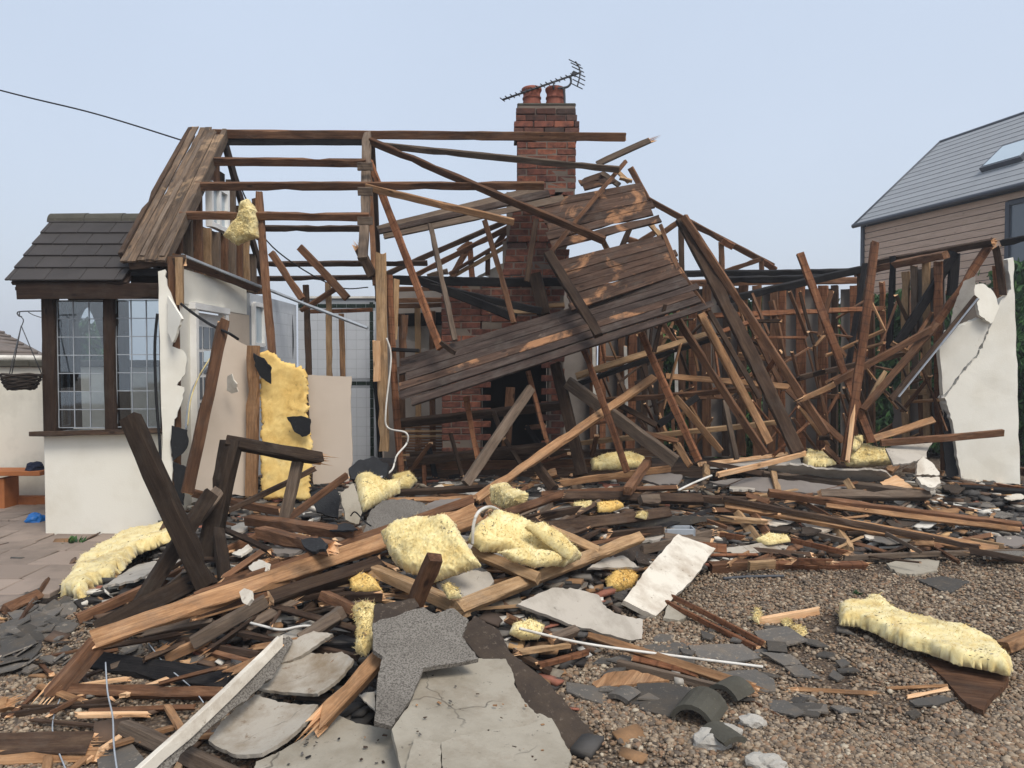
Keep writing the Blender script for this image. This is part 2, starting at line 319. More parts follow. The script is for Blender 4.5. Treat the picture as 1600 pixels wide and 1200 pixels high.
def box(name, c, s, mat, parent=None, bev=.0, rot=None, jit=0):
    """box centred on c with size s"""
    bm = bmesh.new(); bmesh.ops.create_cube(bm, size=1)
    for v in bm.verts: v.co = Vector((v.co.x * s[0], v.co.y * s[1], v.co.z * s[2])) + Vector([random.uniform(-jit, jit) for _ in range(3)])
    if bev: bmesh.ops.bevel(bm, geom=list(bm.edges), offset=bev, segments=1, affect='EDGES')
    me = bpy.data.meshes.new(name); bm.to_mesh(me); bm.free(); me.materials.append(MATS[mat])
    o = link(name, me, parent); M = Matrix.Translation(Vector(c))
    if rot: M = M @ rot
    place(o, M); return o
def rough_outline(pts, amp, n=4, closed=True):
    out = []; k = len(pts)
    for i in range(k if closed else k - 1):
        a, b = Vector(pts[i]), Vector(pts[(i + 1) % k]); out.append(a); L = (b - a).length; m = max(1, min(n * 2, int(L / (amp * 3 + 1e-6)))) if amp else 1
        for j in range(1, m):
            q = a.lerp(b, j / m); out.append(q + Vector([random.gauss(0, amp * .5) for _ in range(len(q))]))
    return out
def slab(name, poly, plane, thick, mat, label=None, cat=None, parent=None, rough=2.0, group=None, curl=0.0, back=None, free=None):
    """a sheet whose outline is laid on the plane through three places; thickness goes away from the viewer"""
    A, B, C = [P(q) for q in plane]; n = (B - A).cross(C - A).normalized()
    if n.dot(CAM - A) < 0: n = -n
    pts = rough_outline(poly, rough) if rough else [Vector(p) for p in poly]
    W = []
    for q in pts:
        d = ray(q[0], q[1]); W.append(CAM + d * ((A - CAM).dot(n) / d.dot(n)))
    org = sum(W, Vector()) / len(W); u = (W[1] - W[0]).normalized(); v = n.cross(u)
    loc = [((p - org).dot(u), (p - org).dot(v)) for p in W]
    bm = bmesh.new(); vs_ = [bm.verts.new((x, y, 0)) for x, y in loc]; f = bm.faces.new(vs_)
    if f.normal.z < 0: f.normal_flip()
    bm.normal_update()
    bmesh.ops.triangulate(bm, faces=bm.faces[:]); 
    for _ in range(2 if len(poly) < 60 else 0):
        es = [e for e in bm.edges if e.calc_length() > .09]
        if es: bmesh.ops.subdivide_edges(bm, edges=es, cuts=1, use_grid_fill=False); bmesh.ops.triangulate(bm, faces=[g for g in bm.faces if len(g.verts) > 3])
    for g in bm.faces:
        if g.normal.z < 0: g.normal_flip()
    R = max(math.hypot(x, y) for x, y in loc)
    sd = random.random() * 50
    for vv in bm.verts:
        x, y = vv.co.x, vv.co.y
        vv.co.z += min(thick * .25, .005) * noise.noise((x * 5 + sd, y * 5, sd)) + curl * ((x * x + y * y) / (R * R) - .3)
    top = bm.faces[:]; ext = bmesh.ops.extrude_face_region(bm, geom=top)
    nv = [g for g in ext['geom'] if isinstance(g, bmesh.types.BMVert)]
    for vv in nv: vv.co.z -= thick
    bmesh.ops.recalc_face_normals(bm, faces=bm.faces[:])
    me = bpy.data.meshes.new(name); bm.to_mesh(me); bm.free(); me.materials.append(MATS[mat])
    o = link(name, me, parent); M = Matrix((u, v, n)).transposed().to_4x4(); M.translation = org; place(o, M)
    if label: tag(o, label, cat, group)
    return o
def tube(name, pts, r, mat, label=None, cat=None, parent=None, sides=6, smooth_n=8, closed_curve=True):
    pts = [P(p) for p in pts]
    if smooth_n > 1 and len(pts) > 2:
        q = []
        for i in range(len(pts) - 1):
            p0, p1, p2, p3 = pts[max(0, i - 1)], pts[i], pts[i + 1], pts[min(len(pts) - 1, i + 2)]
            for k in range(smooth_n):
                t_ = k / smooth_n
                q.append(.5 * ((2 * p1) + (p2 - p0) * t_ + (2 * p0 - 5 * p1 + 4 * p2 - p3) * t_ ** 2 + (3 * p1 - p0 - 3 * p2 + p3) * t_ ** 3))
        q.append(pts[-1]); pts = q
    org = pts[0].copy(); V, Fc = [], []
    for i, p in enumerate(pts):
        d = (pts[min(i + 1, len(pts) - 1)] - pts[max(i - 1, 0)]).normalized(); h = Vector((0, 0, 1)) if abs(d.z) < .9 else Vector((1, 0, 0))
        s = d.cross(h).normalized(); w = s.cross(d)
        for j in range(sides):
            a = 2 * math.pi * j / sides; V.append(p - org + (s * math.cos(a) + w * math.sin(a)) * r)
    for i in range(len(pts) - 1):
        for j in range(sides):
            a, b = i * sides + j, i * sides + (j + 1) % sides; Fc.append((a, b, b + sides, a + sides))
    Fc.append(tuple(range(sides))[::-1]); Fc.append(tuple(range(len(V) - sides, len(V))))
    o = link(name, mesh(name, V, Fc, mat, smooth=True), parent); place(o, Matrix.Translation(org))
    if label: tag(o, label, cat)
    return o
def multi(name, parts, mat, parent=None, label=None, cat=None):
    """several boxes ((centre),(size)) as one mesh"""
    V, Fc = [], []; org = Vector(parts[0][0])
    for c, s in parts:
        n0 = len(V); c = Vector(c) - org
        for dx in (-.5, .5):
            for dy in (-.5, .5):
                for dz in (-.5, .5): V.append((c.x + dx * s[0], c.y + dy * s[1], c.z + dz * s[2]))
        for f in ((0, 1, 3, 2), (4, 6, 7, 5), (0, 4, 5, 1), (2, 3, 7, 6), (0, 2, 6, 4), (1, 5, 7, 3)): Fc.append(tuple(n0 + i for i in f))
    o = link(name, mesh(name, V, Fc, mat), parent); place(o, Matrix.Translation(org))
    if label: tag(o, label, cat)
    return o
# ================================================================ SETTING
def grid_obj(name, x0, x1, y0, y1, step, zf, mat):
    xs = np.arange(x0, x1 + 1e-6, step); ys = np.arange(y0, y1 + 1e-6, step); nx, ny = len(xs), len(ys)
    V = [(x, y, zf(x, y)) for y in ys for x in xs]
    Fc = [(j * nx + i, j * nx + i + 1, (j + 1) * nx + i + 1, (j + 1) * nx + i) for j in range(ny - 1) for i in range(nx - 1)]
    return link(name, mesh(name, V, Fc, mat, smooth=True))
tag(link('ground', mesh('ground', [(-90, -30, -.004), (90, -30, -.004), (90, 150, -.004), (-90, 150, -.004)], [(0, 1, 2, 3)], 'gravel_ground')), kind='structure')
# paving of stone flags beside the bay
pav = tag(link('paving', mesh('paving', [(-9, 4.6, .004), (-3.0, 4.6, .004), (-3.0, 8.6, .004), (-9, 8.6, .004)], [(0, 1, 2, 3)], 'heap_dirt_shade')), kind='structure'); WM[pav.name] = Matrix()
yy = 4.75; row = 0
while yy < 8.4:
    hh = random.choice((.3, .38, .45)); xx = -7.2 + random.random() * .3
    while xx < -3.3:
        ww = random.choice((.4, .55, .68)); cx, cy = xx + ww / 2, yy + hh / 2
        if not (heap(cx, cy) > .06):
            o = box('flagstone', (cx, cy, .012), (ww - .018, hh - .018, .045), 'flag', pav, .006, Matrix.Rotation(random.gauss(0, .012), 4, 'Z') @ Matrix.Rotation(random.gauss(0, .012), 4, 'X'), .006)
        xx += ww
    yy += hh
# the heap under the fallen timbers
hp = grid_obj('rubble_heap_soil', -5.2, 7.4, 2.6, 9.8, .07, lambda x, y: heap(x, y) - .012 + .03 * noise.noise((x * 5, y * 5, 1)) * (1 if heap(x, y) > .05 else 0), 'heap_dirt_shade')
tag(hp, 'soil and crushed debris, coloured dark as gap shade, under the heap of fallen timber', 'rubble', kind='stuff')
# ================================================================ HOUSE: roof frame, gable
EAVE_Y, RIDGE_Y, RIDGE_Z, SLOPE = 6.9, 8.4, 4.12, 1.047
def slope_z(y): return RIDGE_Z - abs(RIDGE_Y - y) * SLOPE
rf = empty('roof_frame', (-2.2, 8.4, 2.5), 'brown bare roof frame with long ridge beam and purlins left of the chimney', 'roof frame')
timber('ridge_beam', (332, 209, 8.4), (979, 214, 8.42), 13, 'br', parent=rf, roll=.1, t=.05, ends=(.01, .03), bow=.001)
timber('ridge_board', (348, 221, 8.43), (572, 221, 8.43), 12, 'bk', parent=rf, roll=0, t=.04, bow=.001)
for q in ([(316, 252, 8.0), (572, 255, 8.0), 12, 'br'], [(305, 291, 7.65), (850, 290, 7.95), 12, 'br'], [(282, 336, 7.32), (577, 339, 7.34), 12, 'br'],
          [(412, 357, 9.3), (566, 357, 9.3), 9, 'dk'], [(400, 413, 9.65), (668, 411, 9.65), 8, 'dk'], [(372, 436, 9.8), (605, 433, 9.8), 7, 'dk']):
    timber('purlin', q[0], q[1], q[2], q[3], parent=rf, roll=.35, t=.05, bow=.001)
timber('rafter', (573, 208, 8.38), (567, 405, 7.35), 14, 'gr', parent=rf, roll=.25)
timber('rafter', (579, 214, 8.45), (591, 470, 9.7), 11, 'dk', parent=rf, roll=.2)
timber('rafter', (576, 250, 8.3), (586, 445, 7.6), 8, 'br', parent=rf, roll=.2)
for y, d in ((267, 7.88), (306, 7.5), (352, 7.2)):
    timber('block', (559, y - 7, d), (582, y - 7, d), 13, 'gr', parent=rf, roll=0, t=.05)
ge = empty('gable_end', (-3.2, 8.4, 2.5), 'weathered gable end with tall brown studs and a strip of old roof boards', 'gable')
# roof boards left on the front slope, running up the slope
edges = [-3.46, -3.39, -3.315, -3.235, -3.15, -3.06]
for i in range(5):
    x0, x1 = edges[i], edges[i + 1]; xm = (x0 + x1) / 2; lift = .03 + (i % 2) * .004
    y0 = EAVE_Y - .08 - .03 * random.random(); y1 = RIDGE_Y - [.0, -.02, .03, .06, .12][i]
    a = Vector((xm, y0, slope_z(y0) + lift)); b = Vector((xm + (.0 if i < 3 else -.02), y1, slope_z(y1) + lift))
    M = frame_matrix(a, b - a, Vector((0, 1, -1)).normalized())
    o = link('roof_board', beam_mesh((b - a).length, x1 - x0 - .006, .022, ['slope', 'lt', 'slope', 'slope', 'slope'][i] if i != 1 else 'slope', (.01, .03), .002), ge); place(o, M)
for x, z, m in ((-3.47, -.03, 'dk'), (-3.1, -.05, 'gr'), (-3.28, -.05, 'gr')):
    a = Vector((x, EAVE_Y - .03, slope_z(EAVE_Y) + z)); b = Vector((x, RIDGE_Y, slope_z(RIDGE_Y) + z))
    M = frame_matrix(a, b - a, Vector((1, 0, 0))); o = link('rafter', beam_mesh((b - a).length, .12, .045, m, (.01, .01)), ge); place(o, M)
a = Vector((-3.14, RIDGE_Y, slope_z(RIDGE_Y) - .05)); b = Vector((-3.14, 9.93, slope_z(9.93) - .05))
o = link('rafter', beam_mesh((b - a).length, .11, .045, 'dk'), ge); place(o, frame_matrix(a, b - a, Vector((1, 0, 0))))
slab('eaves_gap_shade', [(204, 424), (268, 422), (268, 452), (205, 450)], ((204, 424, 7.12), (268, 422, 7.12), (205, 450, 7.12)), .03, 'frame_paint', parent=ge, rough=1)  # dark sheet standing in for the shade of the open eaves gap
# gable sheathing (vertical boards) and studs, a window between them
WY0, WY1, WZ0, WZ1 = 8.1, 8.62, 3.02, 3.50
y = 7.02
while y < 9.82:
    wd = .145; ym = y + wd / 2; zt = slope_z(ym) - .10
    if zt > 2.55:
        spans = [(2.42, zt)]
        if WY0 - .05 < ym < WY1 + .05: spans = [(2.42, WZ0), (WZ1, zt)]
        for z0, z1 in spans:
            if z1 - z0 > .05:
                a = Vector((-3.26, ym, z0)); o = link('sheathing_board', beam_mesh(z1 - z0, wd - .005, .02, random.choice(('br', 'dk', 'br')), seg=3), ge)
                place(o, frame_matrix(a, Vector((0, 0, 1)), Vector((1, 0, 0))))
    y += wd
for k, ym in enumerate(np.arange(7.12, 9.75, .235)):
    zt = slope_z(ym) - .08
    if WY0 - .06 < ym < WY1 + .06: zt = WZ0 - .03
    if zt - 2.45 < .1: continue
    a = Vector((-3.19, ym, 2.45)); o = link('stud', beam_mesh(zt - 2.45, .1, .05, ('gr', 'br', 'gr', 'br', 'lt')[k % 5], seg=5), ge)
    place(o, frame_matrix(a, Vector((0, 0, 1)), Vector((0, 1, 0))))
win = box('window', (-3.2, (WY0 + WY1) / 2, (WZ0 + WZ1) / 2), (.03, WY1 - WY0 - .06, WZ1 - WZ0 - .06), 'pale_glass', ge)
ym, zm = (WY0 + WY1) / 2, (WZ0 + WZ1) / 2
multi('window_frame', [((-3.18, WY0 + .03, zm), (.07, .05, WZ1 - WZ0)), ((-3.18, WY1 - .03, zm), (.07, .05, WZ1 - WZ0)), ((-3.18, ym, zm), (.06, .05, WZ1 - WZ0 - .1)),
      ((-3.18, ym, WZ0 + .03), (.066, WY1 - WY0 - .12, .05)), ((-3.18, ym, WZ1 - .03), (.066, WY1 - WY0 - .12, .05))], 'paint_white', win)
timber('wall_plate', (270, 402, 6.98), (402, 452, 8.9), 14, 'br', parent=ge, roll=.2, t=.06)
timber('eaves_beam', (203, 413, 6.86), (292, 407, 6.9), 16, 'dk', parent=ge, roll=.1, t=.08, ends=(.01, .03))
timber('eaves_beam', (207, 425, 6.95), (285, 424, 6.95), 12, 'bk', parent=ge, roll=.1, t=.08, ends=(.01, .03))
# ================================================================ BAY / PORCH
bx = empty('bay_window', (-3.7, 6.95, 0), 'white rendered bay with dark posts, leaded windows and a small tiled roof', 'bay window')
BY = 6.95
def X(px, Y=BY): return (px - 800) / F_PX * Y
def Z(py, Y=BY): return at(800, py, Y).z
xl, xr = X(66), X(262)
box('plinth_wall', ((xl + xr) / 2, BY + .1, Z(677) / 2), (xr - xl, .2, Z(677)), 'render_white', bx, .008)
box('side_wall', (xl + .1, BY + .34, Z(677) / 2), (.19, .28, Z(677) - .005), 'render_white', bx, .008)
timber('sill', (54, 678, BY - .03), (262, 672, BY - .03), 8, 'dk', parent=bx, roll=0, t=.16, ends=(.02, .0))
ztop = Z(466)
for px, w in ((74, 21), (169, 17), (255, 14)):
    xx = X(px); o = link('post', beam_mesh(ztop - Z(674), w * BY / F_PX, .1, 'frame_paint', seg=6, bow=.001), bx); place(o, frame_matrix(Vector((xx, BY + .06, Z(674))), Vector((0, 0, 1)), Vector((0, 1, 0))))
for yy_ in (BY + .42,):
    for xx in (X(74), ):
        o = link('post', beam_mesh(ztop - Z(674), .1, .1, 'frame_paint', seg=6), bx); place(o, frame_matrix(Vector((xx, yy_, Z(674))), Vector((0, 0, 1)), Vector((0, 1, 0))))
timber('fascia', (27, 455, BY - .09), (256, 455, BY - .09), 25, 'frame_paint', parent=bx, roll=0, t=.04)
box('soffit', ((X(30) + X(262)) / 2, BY + .4, Z(452)), (X(262) - X(30) - .05, .95, .03), 'frame_paint', bx)
# leaded windows: panes with real lead strips
def leaded(x0, x1, z0, z1, nx, nz, ax='x', const=BY + .06):
    n = link('window', mesh('window', [], [], 'glass'), bx); place(n, Matrix())
    dx, dz = (x1 - x0) / nx, (z1 - z0) / nz
    key = None
    for i in range(nx):
        for j in range(nz):
            cx, cz = x0 + (i + .5) * dx, z0 + (j + .5) * dz
            c = (cx, const, cz) if ax == 'x' else (const, cx, cz); s = (dx - .004, .004, dz - .004) if ax == 'x' else (.004, dx - .004, dz - .004)
            box('pane', c, s, 'glass', n, 0, Matrix.Rotation(random.gauss(0, .006), 4, 'X') @ Matrix.Rotation(random.gauss(0, .006), 4, 'Z'))
    lead = []
    for i in range(nx + 1):
        cx = x0 + i * dx; c = (cx, const, (z0 + z1) / 2) if ax == 'x' else (const, cx, (z0 + z1) / 2); lead.append((c, (.008, .011, z1 - z0) if ax == 'x' else (.011, .008, z1 - z0)))
    for j in range(nz + 1):
        cz = z0 + j * dz; c = ((x0 + x1) / 2, const, cz) if ax == 'x' else (const, (x0 + x1) / 2, cz); lead.append((c, (x1 - x0, .009, .008) if ax == 'x' else (.009, x1 - x0, .008)))
    multi('lead_strips', lead, 'lead', n)
leaded(X(85), X(160), Z(669), Z(469), 3, 7)
leaded(X(177), X(249), Z(668), Z(468), 3, 7)
leaded(BY + .12, BY + .36, Z(669), Z(469), 2, 7, 'y', X(72))
# arched timber screen at the back of the bay
ay = BY + .42; ax0, ax1 = X(108, ay), X(162, ay); zt, zs = Z(470, ay), Z(545, ay)
V, Fc = [], []; n = 10; xm = (ax0 + ax1) / 2
for i in range(n + 1):
    u = i / n; x = ax0 + (ax1 - ax0) * u; h = 1 - abs(2 * u - 1) ** 1.7; za = zs + (Z(478, ay) - zs) * h
    for yo in (0, .06): V += [(x, ay + yo, za), (x, ay + yo, zt + .03)]
for i in range(n):
    a = i * 4; b = a + 4; Fc += [(a, b, b + 1, a + 1), (a + 2, a + 3, b + 3, b + 2), (a, a + 2, b + 2, b)]
o = link('arch_panel', mesh('arch_panel', V, Fc, 'frame_paint'), bx); place(o, Matrix())
for px, w in ((97, .12), (172, .1), (190, .1)):
    o = link('back_post', beam_mesh(zt, w, .08, 'frame_paint', seg=4), bx); place(o, frame_matrix(Vector((X(px, ay), ay + .03, 0.0)), Vector((0, 0, 1)), Vector((0, 1, 0))))
# tiled roof of the bay
roof = box('roof', ((-4.46 - 3.4) / 2, 7.2, 2.63), (1.03, .98, .03), 'frame_paint', bx, 0, Matrix.Rotation(math.atan2(.69, .72), 4, 'X'))
A0 = Vector((-4.48, 6.83, 2.29)); UP = Vector((0, .72, .69)).normalized(); NRM = Vector((0, -UP.z, UP.y))
tile_me = None
for r in range(6):
    ln = .225 if r < 5 else .1
    for cidx in range(-1, 4):
        x0 = -4.48 + (cidx + (.5 if r % 2 else 0) + .13) * .31; x1 = x0 + .306
        x0 = max(x0, -4.48); x1 = min(x1, -3.44)
        if x1 - x0 < .03: continue
        c = A0 + UP * (r * .182 + ln / 2) + NRM * (.03); c.x = (x0 + x1) / 2
        R = Matrix.Rotation(math.atan2(.69, .72) - .085 + random.gauss(0, .008), 4, 'X') @ Matrix.Rotation(random.gauss(0, .006), 4, 'Z')
        box('tile', c, (x1 - x0, ln, .016), 'roof_tile', roof, .003, R)
def ridge_cap(name, p0, p1, r, mat, parent, ang=math.pi, th=.018, n=8):
    d = (p1 - p0); L = d.length; V, Fc = [], []
    for x in (0, L):
        for rr in (r, r - th):
            for i in range(n + 1):
                a = (math.pi - ang) / 2 + ang * i / n; V.append((x, rr * math.cos(a), rr * math.sin(a)))
    m = n + 1
    for i in range(n):
        Fc += [(i, i + 1, 2 * m + i + 1, 2 * m + i), (m + i, 3 * m + i, 3 * m + i + 1, m + i + 1), (i, m + i, m + i + 1, i + 1), (2 * m + i, 2 * m + i + 1, 3 * m + i + 1, 3 * m + i)]
    Fc += [(0, 2 * m, 3 * m, m), (n, m + n, 3 * m + n, 2 * m + n)]
    o = link(name, mesh(name, V, Fc, mat, smooth=False), parent)
    x = d.normalized(); y = Vector((0, 0, 1)).cross(x).normalized(); M = Matrix((x, y, x.cross(y))).transposed().to_4x4(); M.translation = p0; place(o, M); return o
for k in range(3):
    ridge_cap('ridge_tile', Vector((-4.5 + k * .36, 7.57, 2.95)), Vector((-4.5 + k * .36 + .355, 7.57, 2.955)), .10, 'ridge_tile', roof)
# hanging basket on its bracket
hb = empty('hanging_basket', at(33, 600, 6.72), 'dark wicker hanging basket on chains beside the bay', 'basket')
c0 = at(33, 594, 6.72); V, Fc = [], []
wv = []
for k in range(9):
    zz = c0.z - .075 + k * .0155; rr = .10 + .06 * (k / 8) ** .6
    pts = [Vector((c0.x + (rr + random.gauss(0, .004)) * math.cos(a), c0.y + (rr + random.gauss(0, .004)) * math.sin(a), zz + .006 * math.sin(a * 5 + k * 3))) for a in np.linspace(0, 2 * math.pi, 19)]
    tube('wicker_ring', pts, .0095, 'basket', parent=hb, smooth_n=1, sides=5)
o = box('basket_soil', (c0.x, c0.y, c0.z + .02), (.2, .2, .07), 'soot', hb, .03)
hook = at(33, 500, 6.72)
for a in (.5, 2.6, 4.7):
    tube('chain', [Vector((c0.x + .155 * math.cos(a), c0.y + .155 * math.sin(a), c0.z + .05)), hook - Vector((0, 0, .05))], .004, 'metal', parent=hb, smooth_n=1)
tube('hook', [hook - Vector((0, 0, .06)), hook + Vector((.02, 0, 0)), hook + Vector((-.012, 0, .04)), at(31, 488, 6.72)], .004, 'metal', parent=hb)
br = tube('wall_bracket', [at(64, 486, 6.74), at(30, 487, 6.72), at(29, 493, 6.72), at(34, 495, 6.72)], .006, 'metal', 'thin black scrolled iron bracket on the bay post', 'bracket'); 
tube('brace', [at(64, 496, 6.74), at(52, 492, 6.73), at(44, 487.5, 6.72)], .004, 'metal', parent=br)
# ================================================================ CORNER WALL of the house, broken render
cw = empty('corner_wall', at(262, 850, 6.8), 'cracked white rendered house corner with torn edge showing studs', 'wall')
poly = [(247, 424), (258, 421), (261, 446), (268, 462), (283, 497), (274, 524), (268, 541), (286, 548), (292, 560), (289, 585), (276, 602), (288, 606), (286, 622), (272, 660), (266, 690), (270, 735), (268, 800), (272, 850), (257, 850), (252, 640)]
slab('render', poly, ((250, 430, 6.74), (252, 840, 6.74), (290, 600, 6.80)), .05, 'render_white', parent=cw, rough=1.6)
slab('render_flap', [(262, 462), (284, 498), (270, 535), (262, 520)], ((262, 462, 6.72), (262, 520, 6.70), (284, 498, 6.60)), .02, 'render_white', parent=cw, rough=1)
timber('stud', (271, 402, 6.9), (276, 855, 6.9), 17, 'br', parent=cw, roll=0, t=.1)
timber('stud', (280, 402, 6.86), (281, 475, 6.86), 11, 'lt', parent=cw, roll=.2, t=.05, ends=(.01, .05))
slab('felt_scrap', [(268, 665), (292, 672), (294, 690), (288, 705), (270, 720), (266, 690)], ((268, 665, 6.72), (292, 672, 6.7), (270, 720, 6.74)), .01, 'felt_black', parent=cw, rough=1.5)
slab('felt_scrap', [(270, 722), (290, 730), (286, 790), (274, 775)], ((270, 722, 6.74), (290, 730, 6.7), (286, 790, 6.76)), .01, 'felt_black', parent=cw, rough=1.5)
# ================================================================ SIDE WALL inside the gable: plaster, glazed door, tiled end
sw = empty('inner_side_wall', (-3.05, 8.2, .1), 'pale inner side wall below the gable with a glazed white door', 'wall')
def sbox(name, y0, y1, z0, z1, mat, x=-3.05, th=.05, parent=sw): return box(name, (x - th / 2, (y0 + y1) / 2, (z0 + z1) / 2), (th, y1 - y0, z1 - z0), mat, parent)
sbox('plaster', 6.98, 8.85, 2.14, 2.46, 'render_white'); sbox('plaster', 6.98, 7.3, .1, 2.138, 'render_white', -3.055); sbox('plaster', 8.14, 8.95, .1, 2.138, 'plaster_beige', -3.055)
dr = sbox('door', 7.36, 8.08, .12, 2.08, 'paint_white', -3.07, .04)
for i in range(3):
    for j in range(4): sbox('pane', 7.46 + i * .18, 7.46 + i * .18 + .145, .98 + j * .25, .98 + j * .25 + .215, 'dark_glass', -3.064, .01, dr)
multi('door_frame', [((-3.04, 7.33, 1.12), (.09, .06, 2.0)), ((-3.04, 8.11, 1.12), (.09, .06, 2.0)), ((-3.04, 7.72, 2.13), (.1, .9, .06))], 'paint_white', sw)
tw = sbox('tiled_end', 8.96, 10.9, .1, 2.40, 'grout', -3.055)
tme = None
for i in range(13):
    for j in range(15):
        y0, z0 = 8.97 + i * .148, .15 + j * .15
        if 9.02 < y0 + .07 < 9.42 and 1.75 < z0 + .07 < 2.3: continue
        if tme is None: tme = sbox('tile', y0, y0 + .145, z0, z0 + .147, 'tile_white', -3.052, .01, tw)
        else:
            o = link('tile', tme.data, tw); place(o, Matrix.Translation((-3.057, y0 + .0725, z0 + .0735)))
wn2 = sbox('window', 9.05, 9.40, 1.80, 2.28, 'pale_glass', -3.05, .02)
multi('window_frame', [((-3.04, 9.05, 2.04), (.05, .05, .5)), ((-3.04, 9.40, 2.04), (.05, .05, .5)), ((-3.04, 9.225, 1.8), (.045, .3, .05)), ((-3.04, 9.225, 2.28), (.045, .3, .05))], 'paint_white', wn2)
# tiled rear wall
TY = 10.9
rw = empty('tiled_rear_wall', (X(498, TY), TY, 0), 'white tiled rear wall with dark green tile border', 'wall')
x0w, x1w, ztw = -3.03, X(594, TY), Z(466, TY)
box('wall_core', ((x0w + x1w) / 2, TY + .053, ztw / 2), (x1w - x0w, .1, ztw), 'grout', rw)
box('coping', ((x0w + x1w) / 2, TY + .05, ztw + .012), (x1w - x0w, .14, .03), 'white_pvc', rw)
wt = gt = None; s = .137; nx = int((x1w - x0w) / s)
for i in range(nx):
    for j in range(18):
        xx, zz = x0w + (i + .5) * s, ztw - .04 - (j + .5) * s
        if zz < .05: continue
        green = (j == 0 or (j == 8 and i > nx - 6)); hh = s * .42 if green else s
        if green:
            if gt is None: gt = box('tile', (xx, TY + .006, zz), (s - .004, .012, hh - .004), 'tile_green', rw, .001)
            else: o = link('tile', gt.data, rw); place(o, Matrix.Translation((xx, TY + .006, zz)))
        else:
            if wt is None: wt = box('tile', (xx, TY + .006, zz), (s - .003, .012, s - .003), 'tile_white', rw, .001)
            else: o = link('tile', wt.data, rw); place(o, Matrix.Translation((xx, TY + .006, zz)))
timber('timber', (482, 487, 9.7), (582, 484, 9.7), 6, 'rd', 'thin reddish rail across the white tiled rear wall', 'rail', roll=.1)
for px, y0, y1, w, m, lb in ((483, 340, 585, 9, 'br', 0), (515, 442, 588, 9, 'lt', 'bare pale stud with cable coil on top in front of tiled wall'), (535, 490, 588, 8, 'or', 'shorter pale orange stud in front of tiled wall')):
    if lb: timber('stud', (px - 2, y0, 8.6), (px + 2, y1 + 130, 8.6), w, m, lb, 'stud', roll=.15, t=.05)
timber('stud', (478, 445, 8.6), (484, 720, 8.6), 9, 'dk', 'dark brown stud left of the two pale ones, before tiled wall', 'stud', roll=.15, t=.05)
for j in range(16): box('tile', (X(581, TY), TY - .004, ztw - .12 - j * s), (.05, .012, s - .006), 'tile_green', rw, .001)
# ================================================================ CHIMNEY of single bricks
CY = 8.66
ch = empty('brick_chimney', (.3, CY + .2, 0), 'red brick chimney with two clay pots standing above the wrecked roof', 'chimney')
def CX(px): return (px - 800) / F_PX * CY
brick_me = {}
def brick(x, y, z, L, D, mat, H=.066):
    k = (round(L, 2), round(D, 2), mat)
    if k not in brick_me:
        o = box('brick', (x, y, z), (L, D, H), mat, ch, .005, None, .0035); brick_me[k] = o.data
    else:
        o = link('brick', brick_me[k], ch)
    place(o, Matrix.Translation((x, y + random.gauss(0, .0035), z)) @ Matrix.Rotation(random.gauss(0, .008), 4, 'Z') @ Matrix.Rotation(random.choice((0, math.pi)), 4, 'Z'))
def core(x0, x1, z0, z1, d=.45, y=CY): box('mortar_core', ((x0 + x1) / 2, y + d / 2 - .003, (z0 + z1) / 2), (x1 - x0 - .02, d - .02, z1 - z0), 'mortar', ch)
zc = .22; row = 0; HC = .0745
XL, XR = CX(808), CX(899)
while zc < 4.45:
    if zc < 2.52: l, r, mt = CX(690), CX(882), 'brick'
    elif zc < 3.5:
        u = (zc - 2.52) / .98; l, r, mt = CX(784 + 22 * u), CX(886 + 10 * u), 'brick'
    elif zc < 4.12: l, r, mt = XL, XR, 'brick'
    else: l, r, mt = XL, XR, 'brick_sooty' if row % 3 else 'brick'
    ex = 0
    if 4.10 < zc < 4.26: ex = .035
    elif zc >= 4.26: ex = .012
    l -= ex; r += ex
    x = l - (.112 if row % 2 else 0)
    while x < r - .02:
        a, b = max(x, l), min(x + .2145, r); x += .225
        if b - a < .04: continue
        if .5 < zc < 1.62 and CX(752) < (a + b) / 2 < CX(856): continue
        if 2.1 < zc < 2.5 and (a+b)/2 < CX(650): continue
        brick((a + b) / 2, CY + .05 - ex, zc, round(b - a, 3), .1, mt)
    if zc >= 3.5:
        for sx in (l + .05, r - .05):
            for k in range(2): brick(sx, CY + .1 + .112 + k * .18 - ex, zc, .1, .17, mt)
    zc += HC; row += 1
core(XL, XR, 3.45, 4.47); core(CX(790), CX(888), 2.9, 3.5); core(CX(784), CX(885), 2.45, 2.95)
core(CX(690), CX(752), .1, 2.5); core(CX(856), CX(882), .1, 2.5); core(CX(752), CX(856), 1.62, 2.5)
box('fireplace_back', (CX(804), CY + .42, .9), (CX(856) - CX(752), .05, 1.7), 'soot', ch)
box('fireplace_lintel', (CX(804), CY + .04, 1.60), (CX(858) - CX(750), .07, .07), 'soot', ch)
box('capping', ((XL + XR) / 2, CY + .21, 4.472), (XR - XL + .0, .42, .03), 'ridge_tile', ch, .01)
def pot(px, lean):
    prof = [(.118, 0), (.112, .05), (.1, .11), (.098, .125), (.108, .13), (.108, .145), (.098, .15), (.098, .19), (.112, .215), (.116, .225), (.116, .245), (.105, .255), (.085, .25), (.08, .1)]
    V, Fc = [], []; n = 24
    for r_, z_ in prof:
        for i in range(n): a = 2 * math.pi * i / n; V.append((r_ * math.cos(a), r_ * math.sin(a), z_))
    for k in range(len(prof) - 1):
        for i in range(n): a, b = k * n + i, k * n + (i + 1) % n; Fc.append((a, b, b + n, a + n))
    o = link('chimney_pot', mesh('chimney_pot', V, Fc, 'pot', smooth=True), ch); place(o, Matrix.Translation((CX(px), CY + .22, 4.47)) @ Matrix.Rotation(lean, 4, 'Y'))
